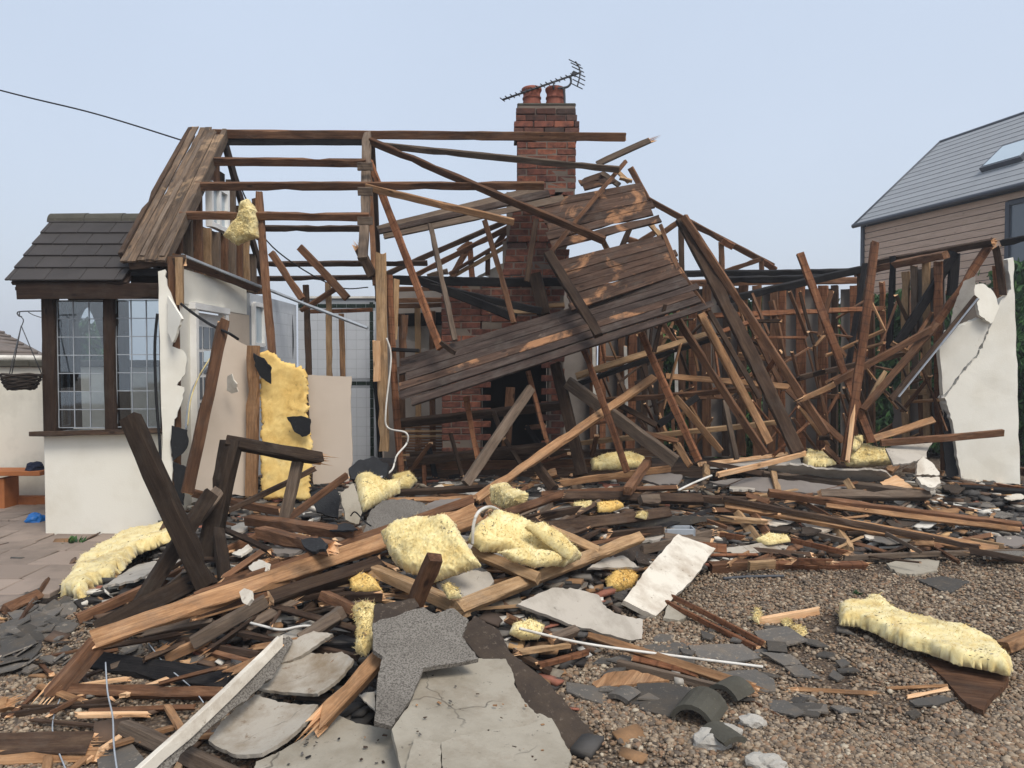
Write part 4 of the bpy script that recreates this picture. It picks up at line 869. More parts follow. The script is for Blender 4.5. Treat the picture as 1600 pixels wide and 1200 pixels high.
# ================================================================ LEANING AND HANGING TIMBERS (each a thing)
random.seed(11)
T = [
 ('rafter', (577, 252, 8.25), (688, 545, 7.3), 12, 'rd', 'reddish nailed rafter slanting from the ridge down to the left end of the sheathing'),
 ('batten', (688, 535, 7.2), (711, 552, 7.15), 9, 'dk', 'short dark batten end lying on the left end of the sheathing'),
 ('batten', (672, 350, 8.1), (711, 532, 7.5), 9, 'gr', 'thin greyish batten hanging left of the brick breast'),
 ('batten', (757, 344, 8.15), (803, 505, 7.6), 9, 'br', 'thin brown batten hanging in front of the brick breast'),
 ('rafter', (578, 220, 8.3), (945, 376, 7.4), 13, 'br', 'longest brown rafter slanting from ridge end across the chimney'),
 ('rafter', (582, 226, 8.36), (968, 265, 8.3), 11, 'gr', 'slim grey brown rafter just below the ridge beam'),
 ('timber', (571, 292, 7.75), (803, 347, 7.6), 12, 'or', 'clean orange timber jutting from the rafter towards the chimney'),
 ('plank', (856, 395, 7.65), (936, 524, 7.05), 17, 'dk', 'dark brown cross board nailed over the large sheathing slab'),
 ('batten', (838, 342, 8.3), (823, 440, 8.2), 9, 'dk', 'dark upright batten in front of the lower chimney'),
 ('batten', (978, 252, 8.5), (861, 393, 7.7), 7, 'br', 'thin brown batten crossing the upper sheathing slab'),
 ('plank', (932, 257, 9.0), (1021, 217, 9.0), 10, 'gr', 'grey splintered plank pointing up to the sky right of the chimney', (.01, .12)),
 ('batten', (940, 270, 8.9), (968, 290, 8.85), 9, 'gr', 'short grey batten at the top of the upper sheathing'),
 ('batten', (965, 268, 8.9), (983, 285, 8.85), 7, 'lt', 'short pale batten between thin sticks above the upper sheathing'),
 ('batten', (988, 283, 8.8), (968, 278, 8.8), 6, 'lt', 'stub of pale batten at the peak above the upper sheathing'),
 ('batten', (1014, 348, 8.5), (1032, 368, 8.4), 9, 'lt', 'short pale batten bridging upper and large sheathing slabs'),
 ('batten', (940, 372, 8.2), (950, 392, 8.1), 9, 'or', 'short orange block between the two sheathing slabs'),
 ('timber', (727, 757, 6.6), (830, 606, 7.3), 17, 'gr', 'dark grey board leaning in front of the black fireplace'),
 ('timber', (743, 782, 6.3), (1022, 590, 7.9), 15, 'or', 'long orange brown timber slanting up right past the fireplace'),
 ('batten', (728, 620, 7.5), (748, 722, 7.3), 9, 'rd', 'short nailed batten below the left part of the sheathing'),
 ('batten', (825, 580, 7.4), (853, 686, 7.2), 8, 'rd', 'broken batten with a sharp pale point before the fireplace', (.0, .12)),
 ('post', (868, 568, 7.7), (910, 742, 7.4), 19, 'dk', 'thick dark post standing right of the fireplace'),
 ('plank', (886, 597, 7.6), (1056, 722, 7.2), 22, 'gr', 'wide pale grey board leaning down right of the fireplace'),
 ('batten', (912, 546, 7.4), (980, 738, 7.0), 11, 'rd', 'reddish notched batten standing under the sheathing, in front of the grey board'),
 ('batten', (1002, 520, 7.6), (1092, 720, 7.3), 12, 'rd', 'reddish notched batten standing under the right end of the sheathing'),
 ('batten', (1040, 475, 7.25), (1022, 550, 7.4), 7, 'dk', 'dark stick poking over the lower edge of the sheathing'),
 ('rafter', (1060, 500, 7.6), (1196, 710, 7.3), 13, 'br', 'brown rafter falling right, below the corner of the sheathing'),
 ('rafter', (1094, 490, 7.7), (1202, 692, 7.5), 14, 'or', 'lighter notched rafter beside the sheathing corner'),
 ('rafter', (1106, 484, 7.6), (1187, 622, 7.4), 9, 'dk', 'thin dark rafter touching the sheathing corner', (.0, .03)),
 ('rafter', (1064, 342, 8.6), (1246, 706, 7.7), 22, 'dk', 'thickest dark rafter falling right behind the sheathing'),
 ('rafter', (1068, 338, 8.5), (1292, 678, 7.7), 13, 'br', 'long brown rafter reaching from the rear truss peak to the rubble'),
 ('rafter', (1250, 396, 8.4), (1362, 692, 7.8), 13, 'rd', 'reddish rafter sticking up against the sky, left of two', (.0, .02)),
 ('rafter', (1367, 378, 8.1), (1320, 722, 7.3), 14, 'rd', 'split rafter with fresh pale tear leaning at the yellow wool', (.02, .02)),
 ('plank', (1346, 540, 7.76), (1324, 722, 7.22), 6, 'fresh', 'fresh pale torn face along the split leaning rafter', (.15, .02)),
 ('post', (1395, 400, 9.2), (1389, 545, 9.1), 10, 'bk', 'black painted post standing free at the right stud wall'),
 ('post', (1352, 412, 9.5), (1326, 570, 9.3), 9, 'bk', 'slim black post leaning left at the right stud wall'),
 ('timber', (1492, 394, 8.5), (1403, 536, 8.7), 15, 'bk', 'black timber slanting down left from the right wall top'),
 ('timber', (1492, 396, 8.6), (1487, 462, 8.6), 16, 'bk', 'short black upright at the right wall top'),
 ('timber', (1552, 374, 8.2), (1452, 522, 8.2), 13, 'rd', 'reddish timber slanting from the top of the white wall'),
 ('timber', (1464, 506, 8.1), (1348, 640, 7.8), 12, 'br', 'brown timber slanting down left in the right tangle'),
 ('timber', (1526, 464, 7.95), (1392, 624, 7.9), 10, 'dk', 'dark timber edged white slanting down from torn render'),
 ('trim_strip', (1528, 466, 7.9), (1404, 620, 7.84), 1.8, 'lead', 'thin white strip along a dark slanting timber by the cracked wall'),
 ('timber', (1455, 514, 8.0), (1303, 598, 7.9), 11, 'br', 'shallow brown timber crossing the right tangle'),
 ('timber', (1418, 552, 8.2), (1250, 590, 8.3), 9, 'dk', 'dark bottomed timber behind the right tangle'),
 ('timber', (1393, 536, 8.2), (1422, 552, 8.1), 8, 'or', 'short orange piece in the middle of the right tangle'),
 ('timber', (1305, 600, 7.8), (1255, 623, 7.7), 9, 'or', 'pale orange broken timber pointing left in the right tangle', (.02, .12)),
 ('timber', (1383, 580, 8.0), (1350, 640, 7.9), 8, 'lt', 'short pale stick in front of the hedge gap'),
 ('rail', (1098, 494, 9.4), (1382, 482, 9.2), 9, 'rd', 'long horizontal reddish rail in front of the rear studs', (.01, .05)),
 ('rail', (1040, 588, 8.6), (1245, 606, 8.4), 10, 'or', 'horizontal orange rail right of the fireplace', (.01, .02)),
 ('timber', (1230, 608, 7.9), (1318, 690, 7.7), 11, 'br', 'brown timber falling to the rubble left of the wool'),
 ('timber', (1364, 686, 7.8), (1458, 656, 8.0), 12, 'or', 'clean orange timber low down beside the white wall'),
 ('plank', (1376, 692, 7.5), (1568, 676, 7.5), 12, 'br', 'brown plank jutting in front of the white wall'),
 ('timber', (900, 588, 8.5), (1108, 522, 8.6), 11, 'lt', 'yellowish horizontal timber with black underside right of fireplace'),
 ('timber', (904, 600, 8.52), (1108, 531, 8.62), 9, 'bk', 'black beam under a yellowish timber right of fireplace'),
 ('timber', (945, 625, 8.4), (1180, 607, 8.4), 9, 'br', 'brown rail with grey edge in the middle room'),
 ('timber', (906, 692, 8.2), (1215, 660, 8.3), 9, 'lt', 'low long pale rail across the middle room floor'),
 ('timber', (966, 632, 8.0), (1026, 665, 7.9), 10, 'dk', 'dark board end pointing down in the middle room'),
 ('timber', (1028, 664, 8.2), (1090, 620, 8.4), 12, 'bk', 'black stub leaning up in the middle room'),
 ('timber', (1055, 620, 8.1), (1127, 706, 7.7), 11, 'or', 'orange brown timber falling right in the middle room'),
 ('timber', (1132, 625, 8.0), (1151, 718, 7.8), 9, 'gr', 'grey upright stick in the middle room'),
 ('timber', (975, 670, 7.9), (1060, 690, 7.6), 9, 'br', 'brown piece lying behind the wide grey board'),
 ('timber', (1058, 694, 7.5), (1078, 728, 7.3), 11, 'or', 'stubby orange block on the rubble below the battens'),
 ('timber', (1225, 560, 9.2), (1205, 470, 9.4), 10, 'br', 'brown brace leaning at the rear studs'),
 ('timber', (1155, 470, 9.2), (1225, 610, 8.8), 9, 'br', 'slim brace between the long rafters and rear studs'),
 # left room
 ('post', (404, 300, 7.4), (428, 580, 7.2), 13, 'br', 'tall leaning brown stud with wool clump beside the gable', (.03, .06)),
 ('plank', (397, 310, 7.42), (404, 375, 7.4), 7, 'br', 'short board nailed to the tall stud with the wool clump'),
 ('rafter', (424, 395, 8.6), (472, 467, 8.4), 12, 'br', 'short fallen rafter left of two, above the white tiled wall'),
 ('rafter', (468, 386, 8.5), (543, 466, 8.4), 13, 'br', 'short fallen rafter right of two, above the white tiled wall'),
 ('batten', (470, 486, 8.5), (523, 452, 8.5), 9, 'br', 'short brace between the studs before tiled wall'),
 ('timber', (558, 382, 7.6), (582, 432, 7.6), 16, 'dk', 'dark block hanging from the rafter foot, splintered top', (.06, .01)),
 ('post', (595, 394, 7.5), (600, 705, 7.5), 17, 'lt', 'tall pale rough post standing at the room divide', (.03, .01)),
 ('plank', (588, 532, 7.42), (589, 596, 7.42), 12, 'fresh', 'bright fresh split face on the pale rough post', (.01, .01)),
 ('post', (619, 436, 7.7), (615, 530, 7.7), 11, 'lt', 'short pale stud just right of the rough post'),
 ('post', (608, 430, 7.65), (628, 757, 7.4), 11, 'rd', 'reddish post leaning right of the rough post'),
 ('post', (632, 492, 7.9), (630, 545, 7.9), 12, 'br', 'stubby brown stud at left end of the sheathing'),
 ('batten', (612, 546, 7.5), (655, 548, 7.45), 6, 'bk', 'small black board tip at left end of the sheathing'),
 ('post', (586, 590, 7.7), (594, 715, 7.7), 7, 'bk', 'black painted strip beside the rough post'),
 ('post', (350, 500, 6.5), (292, 772, 5.95), 19, 'br', 'brown timber leaning against the beige plasterboard', (.05, .02)),
 ('post', (396, 540, 7.0), (393, 775, 7.0), 20, 'or', 'orange brown stud between beige board and yellow wool'),
 ('post', (474, 580, 7.1), (485, 755, 7.1), 9, 'dk', 'dark stud at the right edge of the wall wool'),
 ('pipe', (418, 452, 7.8), (575, 513, 7.2), 4, 'lead', 'thin grey conduit slanting across the tiled room'),
 ('trim_strip', (284, 398, 6.95), (418, 452, 7.8), 4, 'lead', 'pale edge strip along the top of the side wall'),
]
for e in T:
    nm, a, b, w, m, lb = e[:6]
    timber(nm, a, b, w, m, lb, nm if nm not in ('trim_strip',) else 'strip', ends=e[6] if len(e) > 6 else (.006, .006))
# wording that tells one loose piece from the next: its look and the nearest thing one can find
LANDMARKS = [(690, 855, 'the square wool'), (820, 845, 'the folded wool'), (1050, 900, 'the thick white board'), (260, 780, 'the leaning dark post'), (440, 720, 'the broken frame'), (180, 880, 'the ragged wool strip'), (940, 960, 'the pointed plasterboard'), (600, 770, 'the wool below the tiled room'), (800, 775, 'the wool lump by the orange timber'), (1355, 712, 'the wool mound'), (1295, 752, 'the long curved plasterboard'),
 (1450, 740, 'the white render lumps'), (1540, 700, 'the white wall end'), (970, 720, 'the dusty wool'), (1185, 845, 'the mossy slab edge'), (1425, 885, 'the rounded grey slab'), (1470, 912, 'the square slate'), (1110, 730, 'the small pale block'), (1015, 780, 'the square block on the dark beam'), (970, 908, 'the brownish wool ball'), (620, 805, 'the speckled slab by the wool'), (570, 985, 'the upright wool tuft'), (480, 1050, 'the curved pale plaster'), (260, 1045, 'the blackened board'), (190, 880, 'the speckled plaster strip'), (490, 852, 'the felt capped timber'), (1330, 850, 'the short pale timber under boards'), (1190, 884, 'the pale square block'), (1420, 815, 'the crumpled white plastic'), (1510, 795, 'the white rod at right'), (1100, 755, 'the white stick'), (420, 885, 'the white plaster triangle'),
 (890, 650, 'the thick dark post by the fireplace'), (800, 640, 'the black fireplace'), (670, 680, 'the lath wall'), (1095, 580, 'the lighter notched rafter'), (1150, 520, 'the thickest dark rafter'), (1240, 520, 'the long brown rafter'), (1300, 540, 'the reddish leaning rafter'), (1345, 560, 'the split rafter'), (1400, 470, 'the black free post'), (1450, 560, 'the slanting timbers by the white wall'), (970, 640, 'the wide grey board'), (1050, 620, 'the notched batten under the sheathing'), (1180, 480, 'the long horizontal reddish rail'), (760, 740, 'the grey board before the fireplace')]
WORDS = {'br': 'brown', 'dk': 'dark brown', 'rd': 'reddish', 'or': 'orange', 'gr': 'grey', 'lt': 'pale', 'bk': 'black', 'board_grey': 'light grey', 'felt': 'dark felt', 'plaster_grey': 'dull grey', 'slate': 'slate grey', 'slab_pale': 'stained pale', 'board_white': 'white', 'plaster_beige': 'beige', 'slab_speck': 'speckled grey'}
USED = set()
def which(px, py, mat, L, kind):
    size = 'short' if L < 55 else ('long' if L > 100 else 'medium')
    if kind == 'board scrap': size = 'small' if L < 22 else 'large'
    near = sorted(LANDMARKS, key=lambda q: (q[0] - px) ** 2 + 2 * (q[1] - py) ** 2)
    for q in near[:10]:
        dx, dy = px - q[0], py - q[1]
        rel = ('right of' if dx > 0 else 'left of') if abs(dx) > 1.4 * abs(dy) else ('in front of' if dy > 0 else 'above')
        lb = '%s %s %s %s %s' % (size, WORDS[mat], kind, rel, q[2])
        if lb not in USED: break
    USED.add(lb); return lb
# lighter broken pieces hanging and leaning in the tangle, all alike
random.seed(77)
for k in range(120):
    px, py = random.uniform(930, 1470), random.uniform(470, 690); d = random.uniform(8.3, 9.9); a = random.choice((random.gauss(1.05, .25), random.gauss(-.2, .2), random.gauss(-.85, .25), random.gauss(1.35, .2))); L = random.uniform(35, 110)
    x0, y0 = px - math.cos(a) * L / 2, py - math.sin(a) * L / 2; x1, y1 = px + math.cos(a) * L / 2, py + math.sin(a) * L / 2
    y0, y1 = min(max(y0, 455), 715), min(max(y1, 455), 715)
    mt_ = random.choice(('br', 'dk', 'rd', 'br', 'dk', 'or')); timber('batten', (x0, y0, d + random.uniform(-.3, .3)), (x1, y1, d + random.uniform(-.3, .3)), random.choice((3, 3.5, 4.5, 5, 6, 8)), mt_, which(px, py, mt_, L, 'batten'), 'batten', group='battens tangled before the rear studs', ends=(.02, .03))
for k in range(12):
    px, py = random.uniform(640, 930), random.uniform(640, 755); a = random.choice((random.gauss(1.2, .3), random.gauss(-.1, .15), random.gauss(-.9, .3))); L = random.uniform(30, 80); d = random.uniform(7.9, 8.3)
    mt_ = random.choice(('br', 'dk', 'rd', 'bk')); timber('batten', (px - math.cos(a) * L / 2, py - math.sin(a) * L / 2, d), (px + math.cos(a) * L / 2, min(762, py + math.sin(a) * L / 2), d - .2), random.uniform(6, 10), mt_, which(px, py, mt_, L, 'batten'), 'batten', group='battens before the fireplace', ends=(.02, .03))
# partition: beige boards, wool between studs
slab('plasterboard', [(345, 515), (352, 520), (386, 540), (389, 620), (390, 775), (300, 768), (296, 740), (316, 640), (332, 560)], ((386, 540, 7.12), (390, 775, 7.05), (300, 768, 6.75)), .015, 'plaster_beige', 'torn beige plasterboard left of the yellow wall wool', 'plasterboard', rough=1.2)
slab('plasterboard', [(480, 586), (549, 588), (548, 640), (551, 720), (545, 752), (490, 757), (486, 690)], ((480, 586, 7.15), (549, 588, 7.15), (490, 757, 7.1)), .015, 'plaster_beige', 'rectangular beige plasterboard right of the yellow wall wool', 'plasterboard', rough=.8)
slab('torn_paper', [(355, 588), (362, 584), (370, 600), (372, 612), (362, 615), (354, 610)], ((355, 588, 6.85), (370, 600, 6.8), (362, 615, 6.86)), .01, 'board_white', 'torn hole flap in the beige plasterboard', 'flap', rough=2)
slab('felt_scrap', [(396, 552), (412, 560), (424, 575), (423, 600), (408, 590), (398, 572)], ((396, 552, 6.92), (424, 575, 6.9), (408, 590, 6.95)), .01, 'felt_black', 'black felt scrap at the top of the wall wool', 'felt', rough=1.5)
slab('felt_scrap', [(448, 652), (470, 650), (485, 655), (484, 678), (472, 683), (460, 675)], ((448, 652, 6.92), (485, 655, 6.9), (472, 683, 6.94)), .01, 'felt_black', 'black felt triangle on the right of the wall wool', 'felt', rough=1.5)
timber('sole_plate', (300, 770, 6.7), (440, 800, 6.3), 14, 'br', 'splintered sole plate under the beige plasterboard', 'timber', ends=(.05, .03))
# cables
tube('cable', [(604, 528, 7.35), (611, 560, 7.35), (603, 640, 7.3), (606, 668, 7.3), (634, 676, 7.2), (636, 692, 7.2), (620, 712, 7.1), (612, 735, 7.0), (590, 748, 6.6)], .009, 'white_pvc', 'white looping cable hanging from the rough pale post', 'cable')
tube('cable', [(282, 474, 6.75), (300, 488, 6.75), (325, 505, 6.6), (345, 515, 6.45), (358, 521, 6.4), (372, 530, 6.5)], .012, 'cable_black', 'thick black cable sagging over the leaning brown timber', 'cable')
tube('cable', [(246, 490, 6.55), (242, 540, 6.55), (244, 620, 6.5), (250, 700, 6.45), (250, 760, 6.4)], .012, 'cable_black', 'black cable hanging in front of the bay window', 'cable')
for k, (dx, lb) in enumerate(((0, 'yellowish loose wire, uppermost, behind the leaning timber'), (6, 'yellowish loose wire, middle, behind the leaning timber'), (12, 'yellowish loose wire, lowest, behind the leaning timber'))):
    tube('wire', [(328 - dx * .3, 560 + dx, 6.9), (310 - dx * .6, 590 + dx, 6.85), (298 - dx * .4, 625 + dx, 6.8), (293 - dx * .3, 665 + dx, 6.8)], .006, 'lead' if k else 'wool', lb, 'wire')
tube('cable', [(455, 478, 10.7), (458, 530, 10.7), (456, 568, 10.7)], .01, 'cable_black', 'thin dark cable on the white tiled wall', 'cable')
tube('cable', [(364, 255, 8.9), (384, 310, 8.8), (425, 385, 8.7), (520, 446, 9.3), (575, 449, 9.6)], .008, 'cable_black', 'thin cable sagging across the open roof frame', 'cable')
tag(box('junction_box', at(327, 557, 6.95), (.08, .05, .1), 'pale_glass'), 'small pale grey switch box by the white door', 'switch box')
# ================================================================ FOREGROUND TIMBER (each a thing, lying on the heap)
random.seed(31)
B = (.05, .05)
T2 = [
 # the big broken joist, two boards nailed together
 ('joist', (140, 1003, 'm.22'), (745, 797, 'm.28'), 30, 'or', 'longest orange joist running up right across the front of the heap', (.03, .02), .05),
 ('joist', (300, 936, 'm.27'), (738, 782, 'm.32'), 17, 'br', 'second joist nailed along the back of the longest orange joist', (.09, .02), .05),
 ('joist', (78, 1092, 'm.03'), (152, 1006, 'm.20'), 34, 'br', 'snapped brown end of the longest joist resting on the gravel', (.08, .02), .05),
 ('joist', (420, 938, 'm.16'), (600, 880, 'm.18'), 26, 'dk', 'dark rotten beam under the longest orange joist', (.05, .03), .08),
 ('post', (203, 652, 4.75), (326, 918, 'm.12'), 34, 'vd', 'tall dark square post leaning left at the front of the heap', (.006, .006), .085),
 ('post', (362, 690, 5.3), (322, 880, 5.0), 33, 'vd', 'upright dark post of the broken frame', (.004, .01), .10),
 ('beam', (352, 690, 5.28), (500, 716, 5.5), 20, 'vd', 'dark top rail of the broken frame with splintered right end', (.004, .10), .09),
 ('brace', (470, 700, 5.5), (440, 832, 5.4), 19, 'gr', 'grey upright brace under the splintered top rail', (.004, .004), .06),
 ('brace', (352, 758, 5.2), (305, 812, 5.0), 24, 'gr', 'short grey brace at the foot of the broken frame', (.004, .004), .06),
 ('timber', (330, 770, 5.0), (215, 952, 'm.12'), 26, 'vd', 'dark board slanting down left under the leaning post', (.004, .004), .05),
 ('timber', (340, 830, 5.0), (355, 930, 'm.05'), 20, 'vd', 'dark stump below the broken frame', (.01, .01), .06),
 ('batten', (352, 800, 5.3), (492, 732, 5.9), 9, 'dk', 'thin bent dark batten behind the broken frame', (.02, .02), .03),
 ('batten', (448, 812, 5.4), (543, 742, 5.9), 12, 'br', 'brown batten leaning up to the felt lump behind the frame', (.01, .02), .03),
 ('timber', (388, 812, 'm.20'), (560, 836, 'm.22'), 17, 'br', 'brown timber lying level below the beige plasterboard', (.006, .006), .08),
 ('timber', (408, 832, 'm.22'), (520, 858, 'm.25'), 22, 'br', 'thick cracked brown timber with grey felt on its end', (.02, .05), .08),
 ('timber', (120, 968, 'm.05'), (402, 838, 'm.12'), 17, 'br', 'brown board behind the leaning dark post, left side', (.01, .01), .03),
 ('plank', (152, 985, 'm.09'), (330, 895, 'm.12'), 34, 'vd', 'wide dark board at the foot of the leaning post', (.02, .01), .03),
 ('batten', (345, 825, 'm.16'), (425, 862, 'm.18'), 9, 'dk', 'thin dark batten with pale broken tip near the frame', (.01, .05), .03),
 ('batten', (348, 905, 'm.14'), (410, 862, 'm.16'), 11, 'br', 'short brown batten pointing down left near the frame', (.02, .01), .03),
 ('timber', (300, 1005, 'm.12'), (418, 938, 'm.15'), 22, 'gr', 'grey timber under the longest orange joist', (.006, .006), .06),
 ('batten', (232, 988, 'm.06'), (405, 1024, 'm.07'), 12, 'dk', 'dark roof batten, upper of the slats under the orange joist', (.01, .01), .03),
 ('batten', (350, 985, 'm.09'), (560, 1028, 'm.09'), 10, 'dk', 'dark roof batten running to the yellow wool tuft', (.01, .01), .03),
 ('batten', (415, 945, 'm.12'), (560, 985, 'm.12'), 10, 'dk', 'dark roof batten below the rotten beam', (.01, .01), .03),
 ('batten', (300, 1012, 'm.06'), (420, 1042, 'm.06'), 9, 'br', 'brown roof batten, middle of the slats under the orange joist', (.02, .02), .03),
 ('plank', (148, 1032, 'm.05'), (362, 1062, 'm.05'), 34, 'bk', 'wide blackened board under the snapped joist end', (.01, .01), .03),
 ('timber', (100, 1078, 'm.04'), (345, 1084, 'm.05'), 20, 'br', 'brown timber lying level on the gravel at left', (.01, .05), .05),
 ('batten', (0, 1120, 'm.02'), (180, 1092, 'm.03'), 10, 'dk', 'thin dark slat on the gravel at the left edge', (.01, .03), .02),
 ('batten', (140, 1112, 'm.03'), (305, 1105, 'm.04'), 9, 'br', 'thin brown slat on the gravel beneath the level timber', (.01, .01), .02),
 ('batten', (146, 1160, 'm.02'), (192, 1115, 'm.04'), 7, 'or', 'small orange stick leaning on the thin brown slat', (.01, .01), .02),
 ('plank', (-30, 1166, 'm.06'), (148, 1162, 'm.06'), 42, 'dk', 'dark wide plank with torn orange end in the bottom left corner', (.0, .06), .03),
 ('plank', (-30, 1186, 'm.03'), (155, 1180, 'm.03'), 26, 'or', 'orange plank beneath the dark wide plank, bottom left corner', (.0, .04), .03),
 ('timber', (-20, 1112, 'm.03'), (22, 1095, 'm.06'), 24, 'or', 'stub of orange broken timber at the left edge', (.0, .06), .05),
 ('timber', (192, 1135, 'm.05'), (370, 1215, 'm.05'), 26, 'gr', 'grey timber lying under the white gutter strip', (.006, .006), .06),
 ('timber', (492, 1135, 'm.16'), (592, 1030, 'm.22'), 30, 'or', 'orange stub with crushed broken end lying on the pale slabs', (.08, .01), .06),
 ('timber', (495, 985, 'm.15'), (535, 955, 'm.18'), 22, 'gr', 'short grey timber behind the torn plaster', (.006, .006), .06),
 ('timber', (468, 1000, 'm.14'), (530, 962, 'm.19'), 20, 'gr', 'grey timber poking from under the rough mortar strip', (.006, .006), .06),
 ('timber', (505, 930, 'm.16'), (565, 960, 'm.18'), 18, 'br', 'brown timber end above the yellow wool tuft', (.01, .01), .06),
 ('post', (648, 945, 'm.22'), (680, 870, 'm.50'), 27, 'br', 'short brown post standing up in front of the square wool', (.006, .006), .07),
 ('timber', (578, 888, 'm.17'), (732, 955, 'm.18'), 21, 'lt', 'pale timber below the square wool, near the grey felt', (.006, .01), .07),
 ('timber', (712, 952, 'm.20'), (1000, 840, 'm.26'), 22, 'lt', 'long pale timber in front of the folded wool', (.01, .01), .07),
 ('timber', (738, 862, 'm.20'), (842, 905, 'm.20'), 19, 'lt', 'pale timber running under the folded wool to the long pale one', (.006, .006), .07),
 ('timber', (856, 828, 'm.20'), (932, 862, 'm.20'), 17, 'lt', 'pale timber right of the folded wool', (.006, .006), .07),
 ('timber', (700, 830, 'm.18'), (750, 812, 'm.22'), 17, 'or', 'orange timber end between the two big wool pieces', (.006, .006), .07),
 ('timber', (778, 808, 'm.27'), (880, 772, 'm.30'), 14, 'br', 'brown splintered timber above the folded wool', (.01, .07), .05),
 ('batten', (882, 858, 'm.07'), (955, 890, 'm.07'), 12, 'br', 'brown batten in the hollow left of the white board', (.01, .01), .04),
 ('batten', (790, 965, 'm.08'), (895, 1010, 'm.06'), 14, 'br', 'brown batten beside the black felt strip', (.02, .02), .04),
 ('batten', (800, 1018, 'm.05'), (862, 1050, 'm.04'), 10, 'dk', 'dark batten at the edge of the black felt strip', (.01, .01), .04),
 ('batten', (805, 1020, 'm.08'), (888, 1008, 'm.09'), 9, 'lt', 'pale torn batten crossing beside the black felt', (.05, .02), .03),
 ('batten', (840, 1040, 'm.06'), (920, 1018, 'm.08'), 10, 'rd', 'reddish batten crossing beside the black felt', (.02, .02), .03),
 ('batten', (860, 1000, 'm.10'), (900, 985, 'm.12'), 16, 'gr', 'grey block end beside the thin white rod', (.02, .02), .05),
 ('batten', (918, 992, 'm.06'), (1186, 1078, 'm.03'), 15, 'or', 'orange batten under the thin white rod', (.01, .05), .03),
 ('batten', (965, 1036, 'm.04'), (1152, 1082, 'm.02'), 13, 'gr', 'grey batten beside the orange one on the gravel', (.01, .01), .03),
 ('batten', (985, 1028, 'm.05'), (1096, 1056, 'm.03'), 10, 'rd', 'short reddish batten between the orange and grey ones', (.02, .03), .03),
 ('batten', (1050, 932, 'm.07'), (1198, 1008, 'm.02'), 9, 'rd', 'reddish batten on the gravel below the white board, upper of two', (.01, .02), .025),
 ('batten', (1040, 940, 'm.06'), (1186, 1014, 'm.02'), 9, 'rd', 'reddish batten on the gravel below the white board, lower of two', (.01, .02), .025),
 ('batten', (1150, 1082, 'm.02'), (1262, 1142, 'm.01'), 4, 'br', 'very thin brown strip on the gravel beside the curved tile', (.01, .01), .012),
 ('plank', (1182, 972, 'm.03'), (1280, 954, 'm.03'), 14, 'fresh', 'short fresh pale offcut on the gravel with yellow wool at its end', (.04, .02), .03),
 ('batten', (1232, 1077, 'm.02'), (1370, 1084, 'm.02'), 8, 'or', 'thin orange torn slat on the bare gravel', (.06, .05), .015),
 ('batten', (1385, 1076, 'm.02'), (1480, 1072, 'm.02'), 6, 'or', 'thin straight orange slat beside the triangular board', (.01, .01), .015),
 ('batten', (1415, 1090, 'm.02'), (1482, 1076, 'm.03'), 7, 'fresh', 'short whitish slat beside the triangular board', (.02, .01), .015),
 ('timber', (1566, 1012, 'm.05'), (1625, 985, 'm.06'), 20, 'or', 'orange timber end at the right edge behind the wool roll', (.004, .004), .08),
 # right-hand stack of long boards
 ('joist', (1132, 788, 'm.14'), (1560, 862, 'm.05'), 19, 'or', 'long orange board falling right in front of the heap', (.01, .02), .05),
 ('joist', (1128, 778, 'm.20'), (1530, 855, 'm.08'), 9, 'dk', 'dark board lying along the top of the long orange board', (.02, .02), .05),
 ('joist', (1200, 770, 'm.17'), (1595, 822, 'm.10'), 14, 'br', 'long brown board at the right with dark upper face', (.01, .01), .05),
 ('joist', (1290, 790, 'm.12'), (1594, 828, 'm.08'), 9, 'or', 'long thin orange board at the right under the brown one', (.01, .01), .04),
 ('timber', (1186, 742, 'm.12'), (1440, 774, 'm.12'), 17, 'gr', 'grey timber with pale cross blocks lying on the right heap', (.006, .03), .07),
 ('timber', (1280, 772, 'm.15'), (1450, 774, 'm.15'), 15, 'gr', 'grey timber end lying flat in front of curved plaster', (.02, .006), .09),
 ('block', (1208, 738, 'm.20'), (1216, 768, 'm.12'), 10, 'lt', 'pale cross block on the grey timber, left one', (.004, .004), .04),
 ('block', (1322, 750, 'm.20'), (1332, 766, 'm.14'), 11, 'lt', 'pale cross block on the grey timber, right one', (.004, .004), .04),
 ('timber', (1085, 722, 'm.22'), (1192, 742, 'm.16'), 12, 'dk', 'dark timber behind the pale block in the right heap', (.01, .01), .06),
 ('block', (1103, 728, 'm.24'), (1104, 745, 'm.18'), 11, 'lt', 'small pale block standing in the middle of the heap', (.004, .004), .05),
 ('plank', (1120, 742, 'm.26'), (1260, 708, 'm.32'), 9, 'fresh', 'bright fresh split plank across the top of the right heap', (.03, .03), .03),
 ('plank', (1092, 726, 'm.26'), (1250, 706, 'm.30'), 7, 'fresh', 'thin bright split plank behind the fresh one on the right heap', (.03, .03), .03),
 ('plank', (1232, 708, 'm.30'), (1300, 676, 'm.46'), 8, 'or', 'thin orange splinter pointing up right on the heap', (.02, .06), .025),
 ('plank', (872, 756, 'm.16'), (1050, 732, 'm.24'), 12, 'or', 'orange torn plank lying across the middle of the heap', (.06, .03), .03),
 ('timber', (980, 768, 'm.18'), (1012, 722, 'm.34'), 15, 'br', 'stubby brown timber leaning up in the middle of the heap', (.006, .006), .07),
 ('plank', (845, 772, 'm.18'), (1060, 762, 'm.22'), 9, 'br', 'brown plank edge lying level in the middle of the heap', (.02, .02), .03),
 ('timber', (865, 775, 'm.17'), (1098, 780, 'm.17'), 17, 'dk', 'dark beam with a square block in the middle of the heap', (.03, .02), .07),
